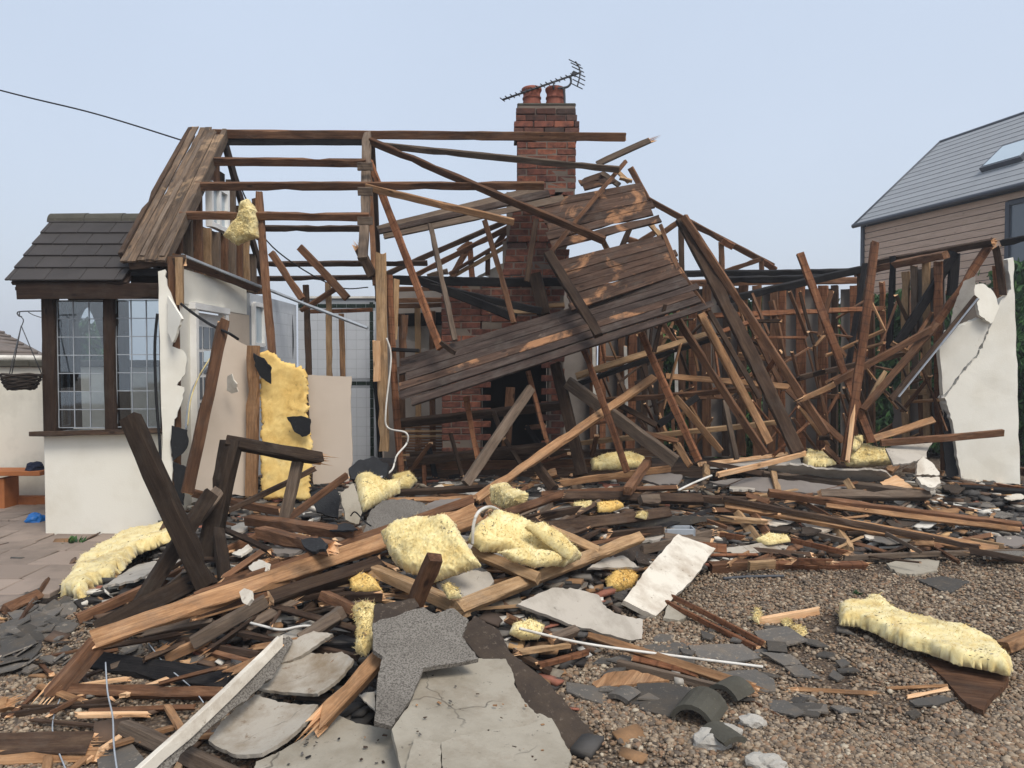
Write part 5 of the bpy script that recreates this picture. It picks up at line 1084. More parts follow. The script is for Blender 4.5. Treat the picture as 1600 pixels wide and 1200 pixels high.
 ('block', (1000, 782, 'm.19'), (1030, 781, 'm.19'), 17, 'gr', 'square greyish block on the dark middle beam', (.004, .004), .07),
 ('timber', (840, 826, 'm.12'), (1045, 800, 'm.16'), 20, 'dk', 'broad dark board right of the folded wool', (.006, .01), .05),
 ('timber', (880, 832, 'm.06'), (940, 815, 'm.10'), 12, 'gr', 'grey board end under the broad dark board', (.01, .01), .04),
 ('post', (830, 715, 7.0), (866, 765, 6.7), 16, 'dk', 'short dark post leaning left in front of the low board wall', (.006, .006), .06),
 ('block', (762, 778, 'm.18'), (775, 800, 'm.08'), 12, 'or', 'small orange stub under the slanting orange timber', (.01, .01), .05),
 ('timber', (838, 745, 7.2), (870, 738, 7.2), 14, 'or', 'splintered orange stub before the low board wall', (.06, .01), .05),
 ('plank', (622, 770, 'm.16'), (760, 762, 'm.20'), 10, 'dk', 'dark plank in front of the low board wall', (.01, .01), .05),
 ('plank', (600, 782, 'm.12'), (745, 778, 'm.16'), 8, 'or', 'orange plank edge in front of the low board wall', (.02, .01), .04),
 ('timber', (1108, 888, 'm.03'), (1210, 880, 'm.04'), 19, 'br', 'brown timber lying level behind the gravel, centre', (.01, .01), .07),
 ('block', (1170, 884, 'm.08'), (1210, 881, 'm.08'), 16, 'lt', 'pale square block on the level brown timber', (.004, .004), .04),
 ('timber', (1206, 884, 'm.03'), (1355, 884, 'm.03'), 15, 'rd', 'rotten reddish timber on the gravel edge right of the pale block', (.01, .05), .07),
 ('plank', (1318, 872, 'm.06'), (1605, 862, 'm.06'), 9, 'gr', 'long thin grey board at the gravel edge, right', (.01, .0), .03),
 ('timber', (1308, 828, 'm.06'), (1330, 862, 'm.03'), 16, 'lt', 'pale short timber under the long orange board', (.006, .006), .06),
 ('plank', (1260, 828, 'm.06'), (1390, 864, 'm.04'), 7, 'br', 'narrow brown plank under the long orange board', (.01, .01), .03),
 ('plank', (1540, 872, 'm.03'), (1610, 870, 'm.03'), 14, 'or', 'orange board end at the right edge of the gravel', (.02, .0), .03),
 ('timber', (1150, 800, 'm.12'), (1185, 845, 'm.03'), 15, 'lt', 'rotten pale stake at the left end of the long orange board', (.02, .04), .05),
 ('timber', (1176, 800, 'm.12'), (1200, 835, 'm.05'), 14, 'br', 'rotten brown stake at the left end of the long orange board', (.02, .04), .05),
 ('timber', (1000, 878, 'm.02'), (1110, 868, 'm.02'), 12, 'br', 'brown timber behind the white board', (.01, .01), .06),
 ('timber', (1404, 720, 'm.18'), (1388, 738, 'm.08'), 14, 'or', 'short orange stub beside the yellow wool, right', (.006, .006), .06),
 ('timber', (1412, 705, 'm.24'), (1392, 722, 'm.14'), 15, 'or', 'orange block end pointing up by the white wall', (.006, .006), .06),
 ('timber', (1287, 698, 'm.40'), (1312, 722, 'm.26'), 11, 'br', 'small brown stick on the yellow wool left of the split rafter', (.03, .01), .04),
 ('beam', (1502, 762, 'm.05'), (1620, 770, 'm.04'), 9, 'bk', 'black beam on the ground below the white wall', (.0, .0), .06),
 ('beam', (1548, 776, 'm.03'), (1620, 786, 'm.03'), 6, 'bk', 'thin black beam on the ground at the right edge', (.0, .0), .05),
 ('timber', (62, 930, 'm.03'), (8, 955, 'm.03'), 20, 'br', 'brown block lying at the edge of the paving', (.03, .01), .06),
 ('timber', (30, 975, 'm.03'), (75, 905, 'm.03'), 7, 'br', 'narrow timber edging strip beside the paving', (.02, .01), .03),
]
for e in T2:
    nm, a, b, w, m, lb, en, t = e
    timber(nm, a, b, w, m, lb, nm, ends=en, t=t)
timber('brace', (250, 835, 6.2), (272, 790, 6.4), 8, 'dk', 'thin dark stick leaning on the white bay wall', 'stick')
# broken battens and boards lying about the heap, alike within each stretch of it
random.seed(93)
for (x0, x1, y0, y1, n, words, grp) in ((260, 560, 850, 960, 34, 'one of the broken dark battens in the left part of the heap', 'battens in the left heap'), (560, 1080, 755, 850, 50, 'one of the broken battens in the middle of the heap', 'battens in the middle heap'), (1080, 1600, 735, 880, 70, 'one of the broken battens in the right part of the heap', 'battens in the right heap'), (150, 560, 965, 1060, 16, 'one of the dark slats lying under the longest orange joist', 'slats under the joist')):
    for k in range(n):
        px, py = random.uniform(x0, x1), random.uniform(y0, y1); a = random.gauss(.06 if x0 > 560 else -.35, .28); L = random.uniform(30, 130) * (py / 850); lift = random.uniform(.02, .12)
        mt_ = random.choice(('br', 'dk', 'dk', 'br', 'or', 'gr', 'rd', 'lt') if x0 > 560 else ('dk', 'dk', 'br', 'gr', 'bk', 'or')); timber('batten', (px - math.cos(a) * L / 2, py - math.sin(a) * L / 2, 'm%.3f' % lift), (px + math.cos(a) * L / 2, py + math.sin(a) * L / 2, 'm%.3f' % (lift + random.uniform(-.02, .06))), random.choice((5, 7, 9, 12, 16)) * (py / 850), mt_, which(px, py, mt_, L, 'broken batten'), 'batten', group=grp, ends=(random.choice((.01, .05)), random.choice((.01, .06))), t=random.choice((.015, .025, .04)))
# torn sheets of felt, plaster and board lying between them
for (x0, x1, y0, y1, n, words, grp) in ((300, 900, 770, 900, 30, 'one of the torn board scraps in the middle of the heap', 'board scraps, middle heap'), (900, 1600, 750, 885, 46, 'one of the torn board scraps in the right part of the heap', 'board scraps, right heap')):
    for k in range(n):
        px, py = random.uniform(x0, x1), random.uniform(y0, y1); R = random.uniform(12, 38); m_ = random.randint(5, 8); sq = random.uniform(.18, .4)
        poly = [(px + R * random.uniform(.6, 1.2) * math.cos(2 * math.pi * i / m_), py + R * sq * random.uniform(.6, 1.2) * math.sin(2 * math.pi * i / m_)) for i in range(m_)]
        mt_ = random.choice(('board_grey', 'felt', 'plaster_grey', 'slate', 'slab_pale', 'felt', 'board_white', 'plaster_beige', 'slab_speck')); z = random.uniform(.02, .07); slab('board_scrap', poly, ((px - R, py, 'm%.3f' % (z + random.uniform(-.02, .04))), (px + R, py, 'm%.3f' % (z + random.uniform(-.02, .04))), (px, py - R * sq, 'm%.3f' % z)), random.choice((.008, .015, .02)), mt_, which(px, py, mt_, R, 'board scrap'), 'board', group=grp, rough=1.6)
# ================================================================ SHEETS, SLABS AND BOARDS
S = [
 ('render_slab', [(660, 1046), (735, 1028), (790, 1028), (802, 1052), (803, 1068), (815, 1090), (835, 1112), (862, 1122), (893, 1180), (885, 1215), (630, 1215), (612, 1140), (640, 1100)], ((660, 1046, 'm.20'), (800, 1052, 'm.16'), (760, 1200, 'm.20')), .022, 'slab_light', 'large light grey render slab in front, cracked across', 'slab', .0),
 ('render_slab', [(400, 1190), (440, 1172), (530, 1118), (556, 1130), (612, 1138), (646, 1150), (630, 1215), (396, 1215)], ((400, 1190, 'm.10'), (612, 1140, 'm.13'), (560, 1210, 'm.12')), .022, 'slab_light', 'light grey render slab at the bottom edge, left of the largest', 'slab', .0),
 ('render_slab', [(582, 975), (640, 955), (662, 950), (680, 960), (706, 952), (732, 970), (722, 995), (748, 1028), (662, 1042), (640, 1095), (612, 1138), (585, 1130), (590, 1060), (598, 1025), (583, 1015)], ((582, 975, 'm.34'), (732, 970, 'm.30'), (612, 1138, 'm.22')), .02, 'slab_speck', 'dark speckled render slab lying above the light grey one', 'slab', .01),
 ('felt_sheet', [(585, 945), (648, 935), (655, 948), (640, 957), (582, 974)], ((585, 945, 'm.33'), (648, 935, 'm.33'), (582, 974, 'm.30')), .012, 'felt', 'dark felt flap behind the speckled slab', 'felt', .0),
 ('felt_sheet', [(730, 975), (742, 962), (780, 985), (798, 1020), (850, 1060), (905, 1120), (938, 1160), (905, 1200), (890, 1185), (862, 1126), (832, 1112), (812, 1088), (800, 1050), (748, 1026), (722, 995)], ((730, 975, 'm.17'), (938, 1160, 'm.02'), (810, 1090, 'm.10')), .012, 'felt', 'long dark brown felt strip beside the grey slabs', 'felt', .0),
 ('plaster_sheet', [(405, 1080), (418, 1035), (455, 1018), (500, 1020), (535, 1020), (554, 1035), (530, 1065), (498, 1090), (465, 1082)], ((405, 1080, 'm.10'), (455, 1018, 'm.12'), (554, 1035, 'm.14')), .016, 'slab_pale', 'curved pale stained plaster sheet, upper of two', 'plaster', .05),
 ('plaster_sheet', [(326, 1160), (345, 1130), (372, 1108), (400, 1092), (440, 1098), (498, 1108), (470, 1140), (412, 1190), (370, 1185)], ((326, 1160, 'm.07'), (400, 1092, 'm.09'), (498, 1108, 'm.12')), .016, 'slab_pale', 'curved pale stained plaster sheet, lower of two', 'plaster', .05),
 ('mortar_strip', [(424, 1030), (452, 1002), (490, 985), (520, 990), (498, 1005), (470, 1025), (440, 1036)], ((424, 1030, 'm.14'), (490, 985, 'm.18'), (470, 1025, 'm.14')), .02, 'slab_pale', 'rough grey mortar strip behind the curved plaster', 'mortar', .0),
 ('plaster_piece', [(560, 1085), (585, 1080), (586, 1110), (575, 1100)], ((560, 1085, 'm.10'), (585, 1080, 'm.11'), (586, 1110, 'm.10')), .01, 'board_white', 'small white plaster piece beside the speckled slab', 'plaster', .0),
 ('white_board', [(1060, 834), (1118, 857), (1080, 908), (1025, 962), (974, 938), (1010, 890)], ((1060, 834, 'm.22'), (1118, 857, 'm.18'), (1000, 945, 'm.08')), .035, 'board_white', 'thick white scuffed board propped on the gravel edge', 'board', .0),
 ('plasterboard', [(808, 944), (840, 928), (866, 918), (905, 921), (935, 930), (942, 945), (960, 958), (1004, 968), (1003, 998), (985, 1000), (900, 978)], ((808, 944, 'm.13'), (870, 918, 'm.16'), (1003, 990, 'm.03')), .02, 'board_grey', 'pointed light grey plasterboard in front of the white board', 'plasterboard', .0),
 ('plasterboard', [(682, 912), (735, 890), (765, 895), (772, 908), (760, 925), (725, 935), (690, 930)], ((682, 912, 'm.10'), (765, 895, 'm.12'), (725, 935, 'm.10')), .016, 'board_grey', 'cracked plasterboard under the square wool', 'plasterboard', .0),
 ('plasterboard', [(918, 888), (945, 872), (975, 868), (1000, 886)], ((918, 888, 'm.12'), (975, 868, 'm.13'), (1000, 886, 'm.11')), .016, 'board_grey', 'pale board sliver behind the long pale timber', 'plasterboard', .0),
 ('slab_piece', [(1036, 966), (1044, 945), (1058, 948), (1075, 962), (1060, 970)], ((1036, 966, 'm.03'), (1044, 945, 'm.05'), (1075, 962, 'm.03')), .02, 'slab_light', 'small grey slab piece on the gravel below the white board', 'slab', .0),
 ('plasterboard', [(1200, 728), (1255, 726), (1275, 733), (1325, 735), (1360, 734), (1385, 738), (1398, 750), (1340, 753), (1260, 742), (1200, 736)], ((1200, 736, 'm.20'), (1325, 732, 'm.26'), (1398, 750, 'm.16')), .02, 'board_grey', 'long curved grey plasterboard below the yellow wool on the right heap', 'plasterboard', .0),
 ('plasterboard', [(1384, 700), (1432, 682), (1458, 690), (1448, 706), (1448, 715), (1420, 724), (1396, 726)], ((1384, 700, 7.5), (1458, 690, 7.7), (1420, 724, 7.3)), .02, 'board_grey', 'grey plasterboard leaning at the foot of the right wall', 'plasterboard', .0),
 ('render_piece', [(1432, 742), (1433, 725), (1442, 712), (1456, 722), (1468, 738), (1468, 742)], ((1432, 742, 7.2), (1442, 712, 7.3), (1468, 738, 7.2)), .04, 'board_white', 'upright rounded white render lump by the wall foot', 'render', .0),
 ('render_piece', [(1432, 745), (1468, 745), (1470, 755), (1455, 762), (1440, 757)], ((1432, 745, 7.15), (1468, 745, 7.15), (1455, 762, 7.0)), .04, 'board_white', 'lower white render lump by the wall foot', 'render', .0),
 ('plaster_piece', [(1252, 694), (1270, 684), (1286, 690), (1282, 698), (1260, 702)], ((1252, 694, 'm.30'), (1270, 684, 'm.34'), (1282, 698, 'm.28')), .015, 'board_grey', 'small grey plaster piece left of the split rafter', 'plaster', .0),
 ('insulation_board', [(1375, 753), (1400, 742), (1425, 760), (1428, 766), (1380, 758)], ((1375, 753, 'm.16'), (1400, 742, 'm.22'), (1428, 766, 'm.14')), .015, 'fresh', 'pale torn chipboard scrap on the right heap', 'board', .0),
 ('plastic_sheet', [(1094, 728), (1130, 718), (1250, 716), (1252, 724), (1160, 733)], ((1094, 728, 'm.20'), (1250, 716, 'm.24'), (1160, 733, 'm.18')), .015, 'white_pvc', 'long white panel edge across the top of the right heap', 'plastic', .0),
 ('plastic_sheet', [(1385, 815), (1440, 808), (1464, 818), (1450, 825), (1420, 822)], ((1385, 815, 'm.05'), (1464, 818, 'm.06'), (1440, 808, 'm.08')), .012, 'white_pvc', 'crumpled white plastic between the long boards', 'plastic', .02),
 ('plaster_sheet', [(1108, 752), (1180, 745), (1260, 752), (1330, 762), (1270, 770), (1190, 768)], ((1108, 752, 'm.10'), (1260, 752, 'm.12'), (1190, 768, 'm.09')), .02, 'plaster_grey', 'wide dirty grey plaster sheet in the right heap', 'plaster', .0),
 ('plaster_sheet', [(990, 745), (1045, 738), (1066, 742), (1058, 756), (1030, 757)], ((990, 745, 'm.20'), (1066, 742, 'm.24'), (1030, 757, 'm.18')), .02, 'plaster_grey', 'grey plaster sheet in the middle of the heap', 'plaster', .0),
 ('shingle_felt', [(950, 820), (1000, 808), (1070, 806), (1140, 810), (1085, 818), (1010, 826)], ((950, 820, 'm.08'), (1140, 810, 'm.10'), (1010, 826, 'm.06')), .02, 'slate', 'layered grey felt sheet behind the white board', 'felt', .0),
 ('felt_sheet', [(900, 862), (960, 842), (1010, 838), (1030, 858), (1010, 876), (930, 878)], ((900, 862, 'm.04'), (1010, 838, 'm.06'), (1010, 876, 'm.03')), .015, 'felt', 'grey brown felt sheet left of the white board', 'felt', .0),
 ('slate_sheet', [(1122, 858), (1190, 848), (1232, 852), (1228, 858), (1160, 868)], ((1122, 858, 'm.07'), (1232, 852, 'm.08'), (1160, 868, 'm.06')), .02, 'slab_pale', 'pale mossy slab edge in the rubble, centre right', 'slab', .0),
 ('slate_sheet', [(1385, 880), (1420, 872), (1468, 876), (1464, 892), (1430, 898), (1402, 896)], ((1385, 880, 'm.03'), (1468, 876, 'm.03'), (1430, 898, 'm.02')), .025, 'slab_light', 'rounded grey slab lying at the gravel edge, right', 'slab', .0),
 ('slate_sheet', [(1432, 905), (1470, 900), (1515, 908), (1488, 924), (1470, 922)], ((1432, 905, 'm.02'), (1515, 908, 'm.02'), (1488, 924, 'm.02')), .015, 'slate', 'square dark slate on the gravel near the rounded slab', 'slate', .0),
 ('slate_sheet', [(1545, 830), (1600, 838), (1612, 842), (1612, 846), (1560, 846), (1500, 830), (1520, 820)], ((1545, 830, 'm.02'), (1612, 842, 'm.02'), (1520, 820, 'm.02')), .012, 'felt', 'flat grey felt under the long boards at the right edge', 'felt', .0),
 ('triangular_board', [(1440, 1024), (1470, 1032), (1576, 1056), (1574, 1065), (1553, 1085), (1536, 1110), (1512, 1100)], ((1440, 1024, 'm.02'), (1576, 1056, 'm.05'), (1536, 1110, 'm.04')), .025, 'br', 'triangular brown board under the end of the wool roll', 'board', .0),
 ('chipboard', [(925, 1068), (948, 1052), (990, 1047), (1046, 1062), (980, 1070), (932, 1074)], ((925, 1068, 'm.03'), (990, 1047, 'm.04'), (1046, 1062, 'm.03')), .015, 'or', 'orange board stained white on the gravel', 'board', .0),
 ('plaster_sheet', [(160, 915), (215, 882), (250, 875), (258, 882), (215, 905)], ((160, 915, 'm.08'), (215, 882, 'm.09'), (215, 905, 'm.08')), .015, 'board_grey', 'speckled white plaster strip beside the wool on the left', 'plaster', .0),
 ('plaster_sheet', [(345, 835), (372, 818), (388, 815), (386, 826), (360, 838)], ((345, 835, 'm.10'), (388, 815, 'm.14'), (360, 838, 'm.10')), .015, 'board_grey', 'speckled white plaster scrap behind the broken frame', 'plaster', .0),
 ('plaster_piece', [(388, 885), (404, 874), (420, 880), (416, 892), (396, 897)], ((388, 885, 'm.20'), (420, 880, 'm.22'), (396, 897, 'm.18')), .015, 'board_white', 'white plaster triangle behind the longest joist', 'plaster', .0),
 ('plaster_piece', [(362, 865), (388, 850), (394, 856), (376, 868)], ((362, 865, 'm.14'), (388, 850, 'm.16'), (376, 868, 'm.14')), .015, 'board_white', 'white plaster strip behind the grey battens, left heap', 'plaster', .0),
 ('render_slab', [(568, 832), (578, 800), (598, 782), (635, 780), (660, 785), (675, 800), (650, 812), (600, 832)], ((568, 832, 'm.14'), (598, 782, 'm.22'), (660, 790, 'm.20')), .03, 'slab_speck', 'grey speckled render slab left of the square wool', 'slab', .0),
 ('felt_lump', [(545, 735), (560, 720), (585, 714), (608, 728), (602, 748), (570, 752), (550, 750)], ((545, 735, 6.8), (585, 714, 6.9), (570, 752, 6.7)), .06, 'felt_black', 'black grainy felt lump below the tiled wall', 'felt', .03),
 ('felt_scrap', [(470, 842), (500, 840), (512, 850), (508, 858), (488, 862), (476, 855)], ((470, 842, 'm.34'), (512, 850, 'm.34'), (488, 862, 'm.32')), .02, 'felt_black', 'black grainy felt on the thick cracked timber', 'felt', .0),
 ('slate_board', [(532, 770), (552, 755), (566, 800), (560, 820), (540, 812)], ((532, 770, 5.8), (552, 755, 5.9), (545, 812, 5.7)), .02, 'slab_light', 'upright grey slate board behind the broken frame', 'slab', .0),
 ('felt_scrap', [(486, 770), (520, 756), (532, 775), (528, 810), (495, 800)], ((486, 770, 6.0), (520, 756, 6.1), (495, 800, 5.9)), .02, 'felt_black', 'dark felt sheet standing behind the brown batten', 'felt', .0),
 ('felt_sheet', [(488, 822), (520, 815), (548, 818), (560, 830), (520, 828)], ((488, 822, 'm.24'), (548, 818, 'm.26'), (520, 828, 'm.24')), .01, 'felt_black', 'thin black felt edge behind the longest joist', 'felt', .02),
 ('grey_board', [(640, 800), (680, 782), (720, 778), (716, 792), (672, 812)], ((640, 800, 'm.16'), (720, 778, 'm.20'), (672, 812, 'm.14')), .02, 'plaster_grey', 'grey board scrap between joists and the grey slab', 'board', .0),
]
for e in S:
    nm, poly, pl, th, m, lb, cat, cu = e
    slab(nm, poly, pl, th, m, lb, cat, curl=cu, rough=1.4)
def on_plane(px, py, plane):
    A, Bq, C = [P(q) for q in plane]; n = (Bq - A).cross(C - A).normalized(); d = ray(px, py); return CAM + d * ((A - CAM).dot(n) / d.dot(n)), n
# cracks: narrow dark gaps are real splits, so the large slab carries loose shards on it
for poly, lb in (([(646, 1153), (688, 1161), (690, 1215), (630, 1215)], 'shard split off the lower left of the large grey slab'), ([(690, 1159), (720, 1149), (770, 1140), (820, 1135), (852, 1122), (864, 1128), (893, 1180), (885, 1215), (693, 1215)], 'shard split off the lower edge of the large grey slab')):
    slab('render_slab', poly, ((660, 1046, 'm.212'), (800, 1052, 'm.172'), (760, 1200, 'm.222')), .012, 'slab_light', lb, 'slab', rough=1.4)
# white plastic trim with mortar crust
gt_ = timber('gutter_strip', (205, 1222, 'm.16'), (440, 1000, 'm.22'), 20, 'board_white', 'long white plastic strip with crusty mortar at the front left', 'strip', t=.03, roll=.5, ends=(.02, .03))
slab('mortar_crust', [(225, 1212), (330, 1110), (395, 1042), (450, 994), (458, 1000), (425, 1060), (400, 1080), (360, 1110), (325, 1140), (270, 1195), (245, 1215)], ((225, 1212, 'm.15'), (450, 994, 'm.21'), (400, 1080, 'm.18')), .03, 'slab_speck', parent=gt_, rough=3)
for nm, pts, r, m, lb, cat in (
 ('white_rod', [(812, 982, 'm.16'), (900, 1003, 'm.12'), (1000, 1018, 'm.09'), (1192, 1042, 'm.05')], .0075, 'white_pvc', 'thin white plastic rod lying across battens on the gravel', 'rod'),
 ('white_rod', [(1060, 766, 'm.22'), (1085, 754, 'm.26'), (1112, 743, 'm.30')], .010, 'white_pvc', 'white plastic stick in the middle of the heap', 'stick'),
 ('white_rod', [(1455, 783, 'm.04'), (1500, 790, 'm.04'), (1568, 806, 'm.03')], .009, 'white_pvc', 'thin white rod on the rubble at right', 'rod'),
 ('white_rod', [(1374, 856, 'm.05'), (1420, 854, 'm.05'), (1452, 852, 'm.05')], .011, 'white_pvc', 'short white rod under the long orange board', 'rod'),
 ('white_rod', [(1130, 904, 'm.02'), (1170, 901, 'm.02'), (1225, 900, 'm.02')], .011, 'metal', 'short grey metal rod on the gravel edge', 'rod'),
 ('cable', [(738, 850, 'm.30'), (740, 820, 'm.42'), (748, 800, 'm.48'), (765, 792, 'm.46'), (780, 798, 'm.36')], .010, 'white_pvc', 'white cable loop between the two big wool pieces', 'cable'),
 ('wire', [(165, 1035, 'm.2'), (168, 1080, 'm.15'), (176, 1120, 'm.12'), (178, 1165, 'm.1'), (184, 1210, 'm.08')], .0035, 'lead', 'thin bright wire hanging down over the left gravel', 'wire'),
 ('wire', [(142, 1020, 'm.16'), (120, 1060, 'm.06'), (95, 1090, 'm.03'), (82, 1140, 'm.04'), (106, 1210, 'm.04')], .003, 'lead', 'thin curling wire near the dark wide plank', 'wire'),
 ('wire', [(232, 1005, 'm.1'), (260, 1040, 'm.07'), (300, 1075, 'm.06'), (318, 1098, 'm.05')], .003, 'lead', 'thin wire across the blackened board', 'wire'),
 ('wire', [(548, 806, 'm.2'), (555, 800, 'm.24'), (570, 815, 'm.2'), (580, 822, 'm.18')], .005, 'cable_black', 'thin black wire at the grey slate board', 'wire'),
 ('plastic_strip', [(372, 968, 'm.1'), (410, 978, 'm.1'), (440, 984, 'm.1'), (480, 978, 'm.1'), (548, 986, 'm.1')], .007, 'white_pvc', 'twisted white plastic under the dark battens', 'plastic')):
    tube(nm, pts, r, m, lb, cat)
# plaster splash on the joist, a grey plastic tray in the hollow
slab('plaster_splash', [(374, 925), (382, 919), (391, 922), (393, 936), (386, 945), (378, 940)], ((374, 925, 'm.345'), (391, 922, 'm.345'), (386, 945, 'm.30')), .02, 'board_white', 'white plaster lump stuck on the longest orange joist', 'plaster', rough=1.5)
tray = empty('plastic_tray', gm(1060, 838), 'pale grey plastic tray in the hollow behind the white board', 'tray')
pc_ = gm(1060, 838, .03)
box('tray_base', pc_ + Vector((0, 0, .0)), (.22, .12, .012), 'lead', tray, .003)
for dx, dy, sx, sy in ((-.115, 0, .012, .13), (.115, 0, .012, .13), (0, -.064, .216, .012), (0, .064, .216, .012)): box('tray_side', pc_ + Vector((dx, dy, .036)), (sx, sy, .075), 'lead', tray, .003)
# ================================================================ GLASS WOOL
def wool(name, poly, plane, thick, mat, label, seed=0, lump=1.0, cat='insulation', parent=None, fuzz=1):
    """a batt with its outline laid on a plane, puffed up towards the viewer and torn all over"""
    A, Bq, C = [P(q) for q in plane]; n = (Bq - A).cross(C - A).normalized()
    if n.dot(CAM - A) < 0: n = -n
    W = []
    for q in poly:
        d = ray(q[0], q[1]); W.append(CAM + d * ((A - CAM).dot(n) / d.dot(n)))
    org = sum(W, Vector()) / len(W); u = (W[1] - W[0]).normalized(); v = n.cross(u)
    loc = [((p - org).dot(u), (p - org).dot(v)) for p in W]
    xs, ys = [p[0] for p in loc], [p[1] for p in loc]; x0, x1, y0, y1 = min(xs), max(xs), min(ys), max(ys)
    st = max((x1 - x0), (y1 - y0)) / 84
    def sd(x, y):
        best = 1e9; ins = False; k = len(loc)
        for i in range(k):
            (ax, ay), (bx_, by_) = loc[i], loc[(i + 1) % k]; ex, ey = bx_ - ax, by_ - ay
            t = max(0, min(1, ((x - ax) * ex + (y - ay) * ey) / (ex * ex + ey * ey + 1e-12))); best = min(best, math.hypot(x - ax - t * ex, y - ay - t * ey))
            if (ay > y) != (by_ > y) and x < ax + (y - ay) / (by_ - ay) * ex: ins = not ins
        return best if ins else -best
    nx, ny = int((x1 - x0) / st) + 5, int((y1 - y0) / st) + 5; idx = {}; V = []; Fc = []
    H = {}
    for j in range(ny):
        for i in range(nx):
            x, y = x0 + (i - 2) * st, y0 + (j - 2) * st
            s = sd(x, y) + st * 1.0 * noise.noise((x * 34 + seed, y * 34, seed)) + st * 1.4 * noise.noise((x * 7, y * 7 + seed, seed))
            if s > -st * .6: H[i, j] = (x, y, max(0, s))
    for (i, j), (x, y, s) in H.items():
        e = min(1, s / (thick * .55)); prof = math.sqrt(max(0, 1 - (1 - e) ** 2))
        q = Vector((x, y, seed * 1.7)); lay = abs(noise.noise(Vector((x * 4 + y * 9, y * 3, seed)))); f = noise.fractal(q * 10, 1.0, 2.1, 5) * .10 + noise.noise(q * 4.2) * .2 * lump + abs(noise.noise(q * 30)) * .05 + lay * .1
        z = thick * prof * (.82 + f) + random.gauss(0, min(.004, thick * .03))
        idx[i, j] = len(V); V.append((x + random.gauss(0, st * .22), y + random.gauss(0, st * .22), z))
    nt = len(V)
    bot = {k: nt + m for m, k in enumerate(idx)}
    for k in idx: V.append((V[idx[k]][0], V[idx[k]][1], -thick * .12 if H[k][2] > 0 else V[idx[k]][2] - thick * .05))
    for (i, j) in idx:
        q = [(i, j), (i + 1, j), (i + 1, j + 1), (i, j + 1)]
        if all(k in idx for k in q):
            Fc.append(tuple(idx[k] for k in q)); Fc.append(tuple(bot[k] for k in q[::-1]))
            for a, b, nb_ in ((q[0], q[1], (0, -1)), (q[1], q[2], (1, 0)), (q[2], q[3], (0, 1)), (q[3], q[0], (-1, 0))):
                o4 = [(i + nb_[0], j + nb_[1]), (i + nb_[0] + 1, j + nb_[1]), (i + nb_[0] + 1, j + nb_[1] + 1), (i + nb_[0], j + nb_[1] + 1)]
                if not all(k in idx for k in o4): Fc.append((idx[a], bot[a], bot[b], idx[b]))
    o = link(name, mesh(name, V, Fc, mat, smooth=True), parent); M = Matrix((u, v, n)).transposed().to_4x4(); M.translation = org; place(o, M)
    if label: tag(o, label, cat)
    if fuzz:                                       # loose glass fibres standing off the surface
        FV, FF = [], []
        for k in range(int(1300 * fuzz)):
            x, y, z = V[random.randrange(nt)]; L = random.choice((.008, .014, .02, .03)) * random.uniform(.5, 1.1); d = Vector((random.gauss(0, 1), random.gauss(0, 1), abs(random.gauss(0, .8)))).normalized() * L; s_ = d.cross(Vector((random.random(), random.random(), .5))).normalized() * random.uniform(.0005, .0011)
            n0 = len(FV); p = Vector((x, y, z - .003)); FV += [p - s_, p + s_, p + d * .6 + s_ * .6 + Vector((0, 0, .004)), p + d]; FF.append((n0, n0 + 1, n0 + 2, n0 + 3))
        fo = link('loose_fibres', mesh('loose_fibres', FV, FF, mat), o); place(fo, M); fo['kind'] = 'stuff'
        SV, SF = [], []                                # grit and splinters caught in the wool
        seeds = [V[random.randrange(nt)] for _ in range(5)]; far = sorted(V[:nt], key=lambda q: min((q[0] - s0[0]) ** 2 + (q[1] - s0[1]) ** 2 for s0 in seeds))[:max(30, nt // 6)]
        for k in range(int(34 * fuzz)):
            x, y, z = random.choice(far); p = Vector((x, y, z + .001)); a_ = random.uniform(0, 6.28); l_ = random.uniform(.002, .012); w_2 = random.uniform(.001, .003); dx, dy = math.cos(a_), math.sin(a_); n0 = len(SV)
            SV += [p + Vector((dx * l_, dy * l_, .002)), p + Vector((-dy * w_2, dx * w_2, .003)), p + Vector((-dx * l_, -dy * l_, .002)), p + Vector((dy * w_2, -dx * w_2, .003)), p - Vector((0, 0, .003))]; SF += [(n0, n0 + 1, n0 + 2, n0 + 3), (n0, n0 + 4, n0 + 1), (n0 + 2, n0 + 4, n0 + 3)]
        so = link('caught_grit', mesh('caught_grit', SV, SF, 'rubble'), o); place(so, M); so['kind'] = 'stuff'
    return o
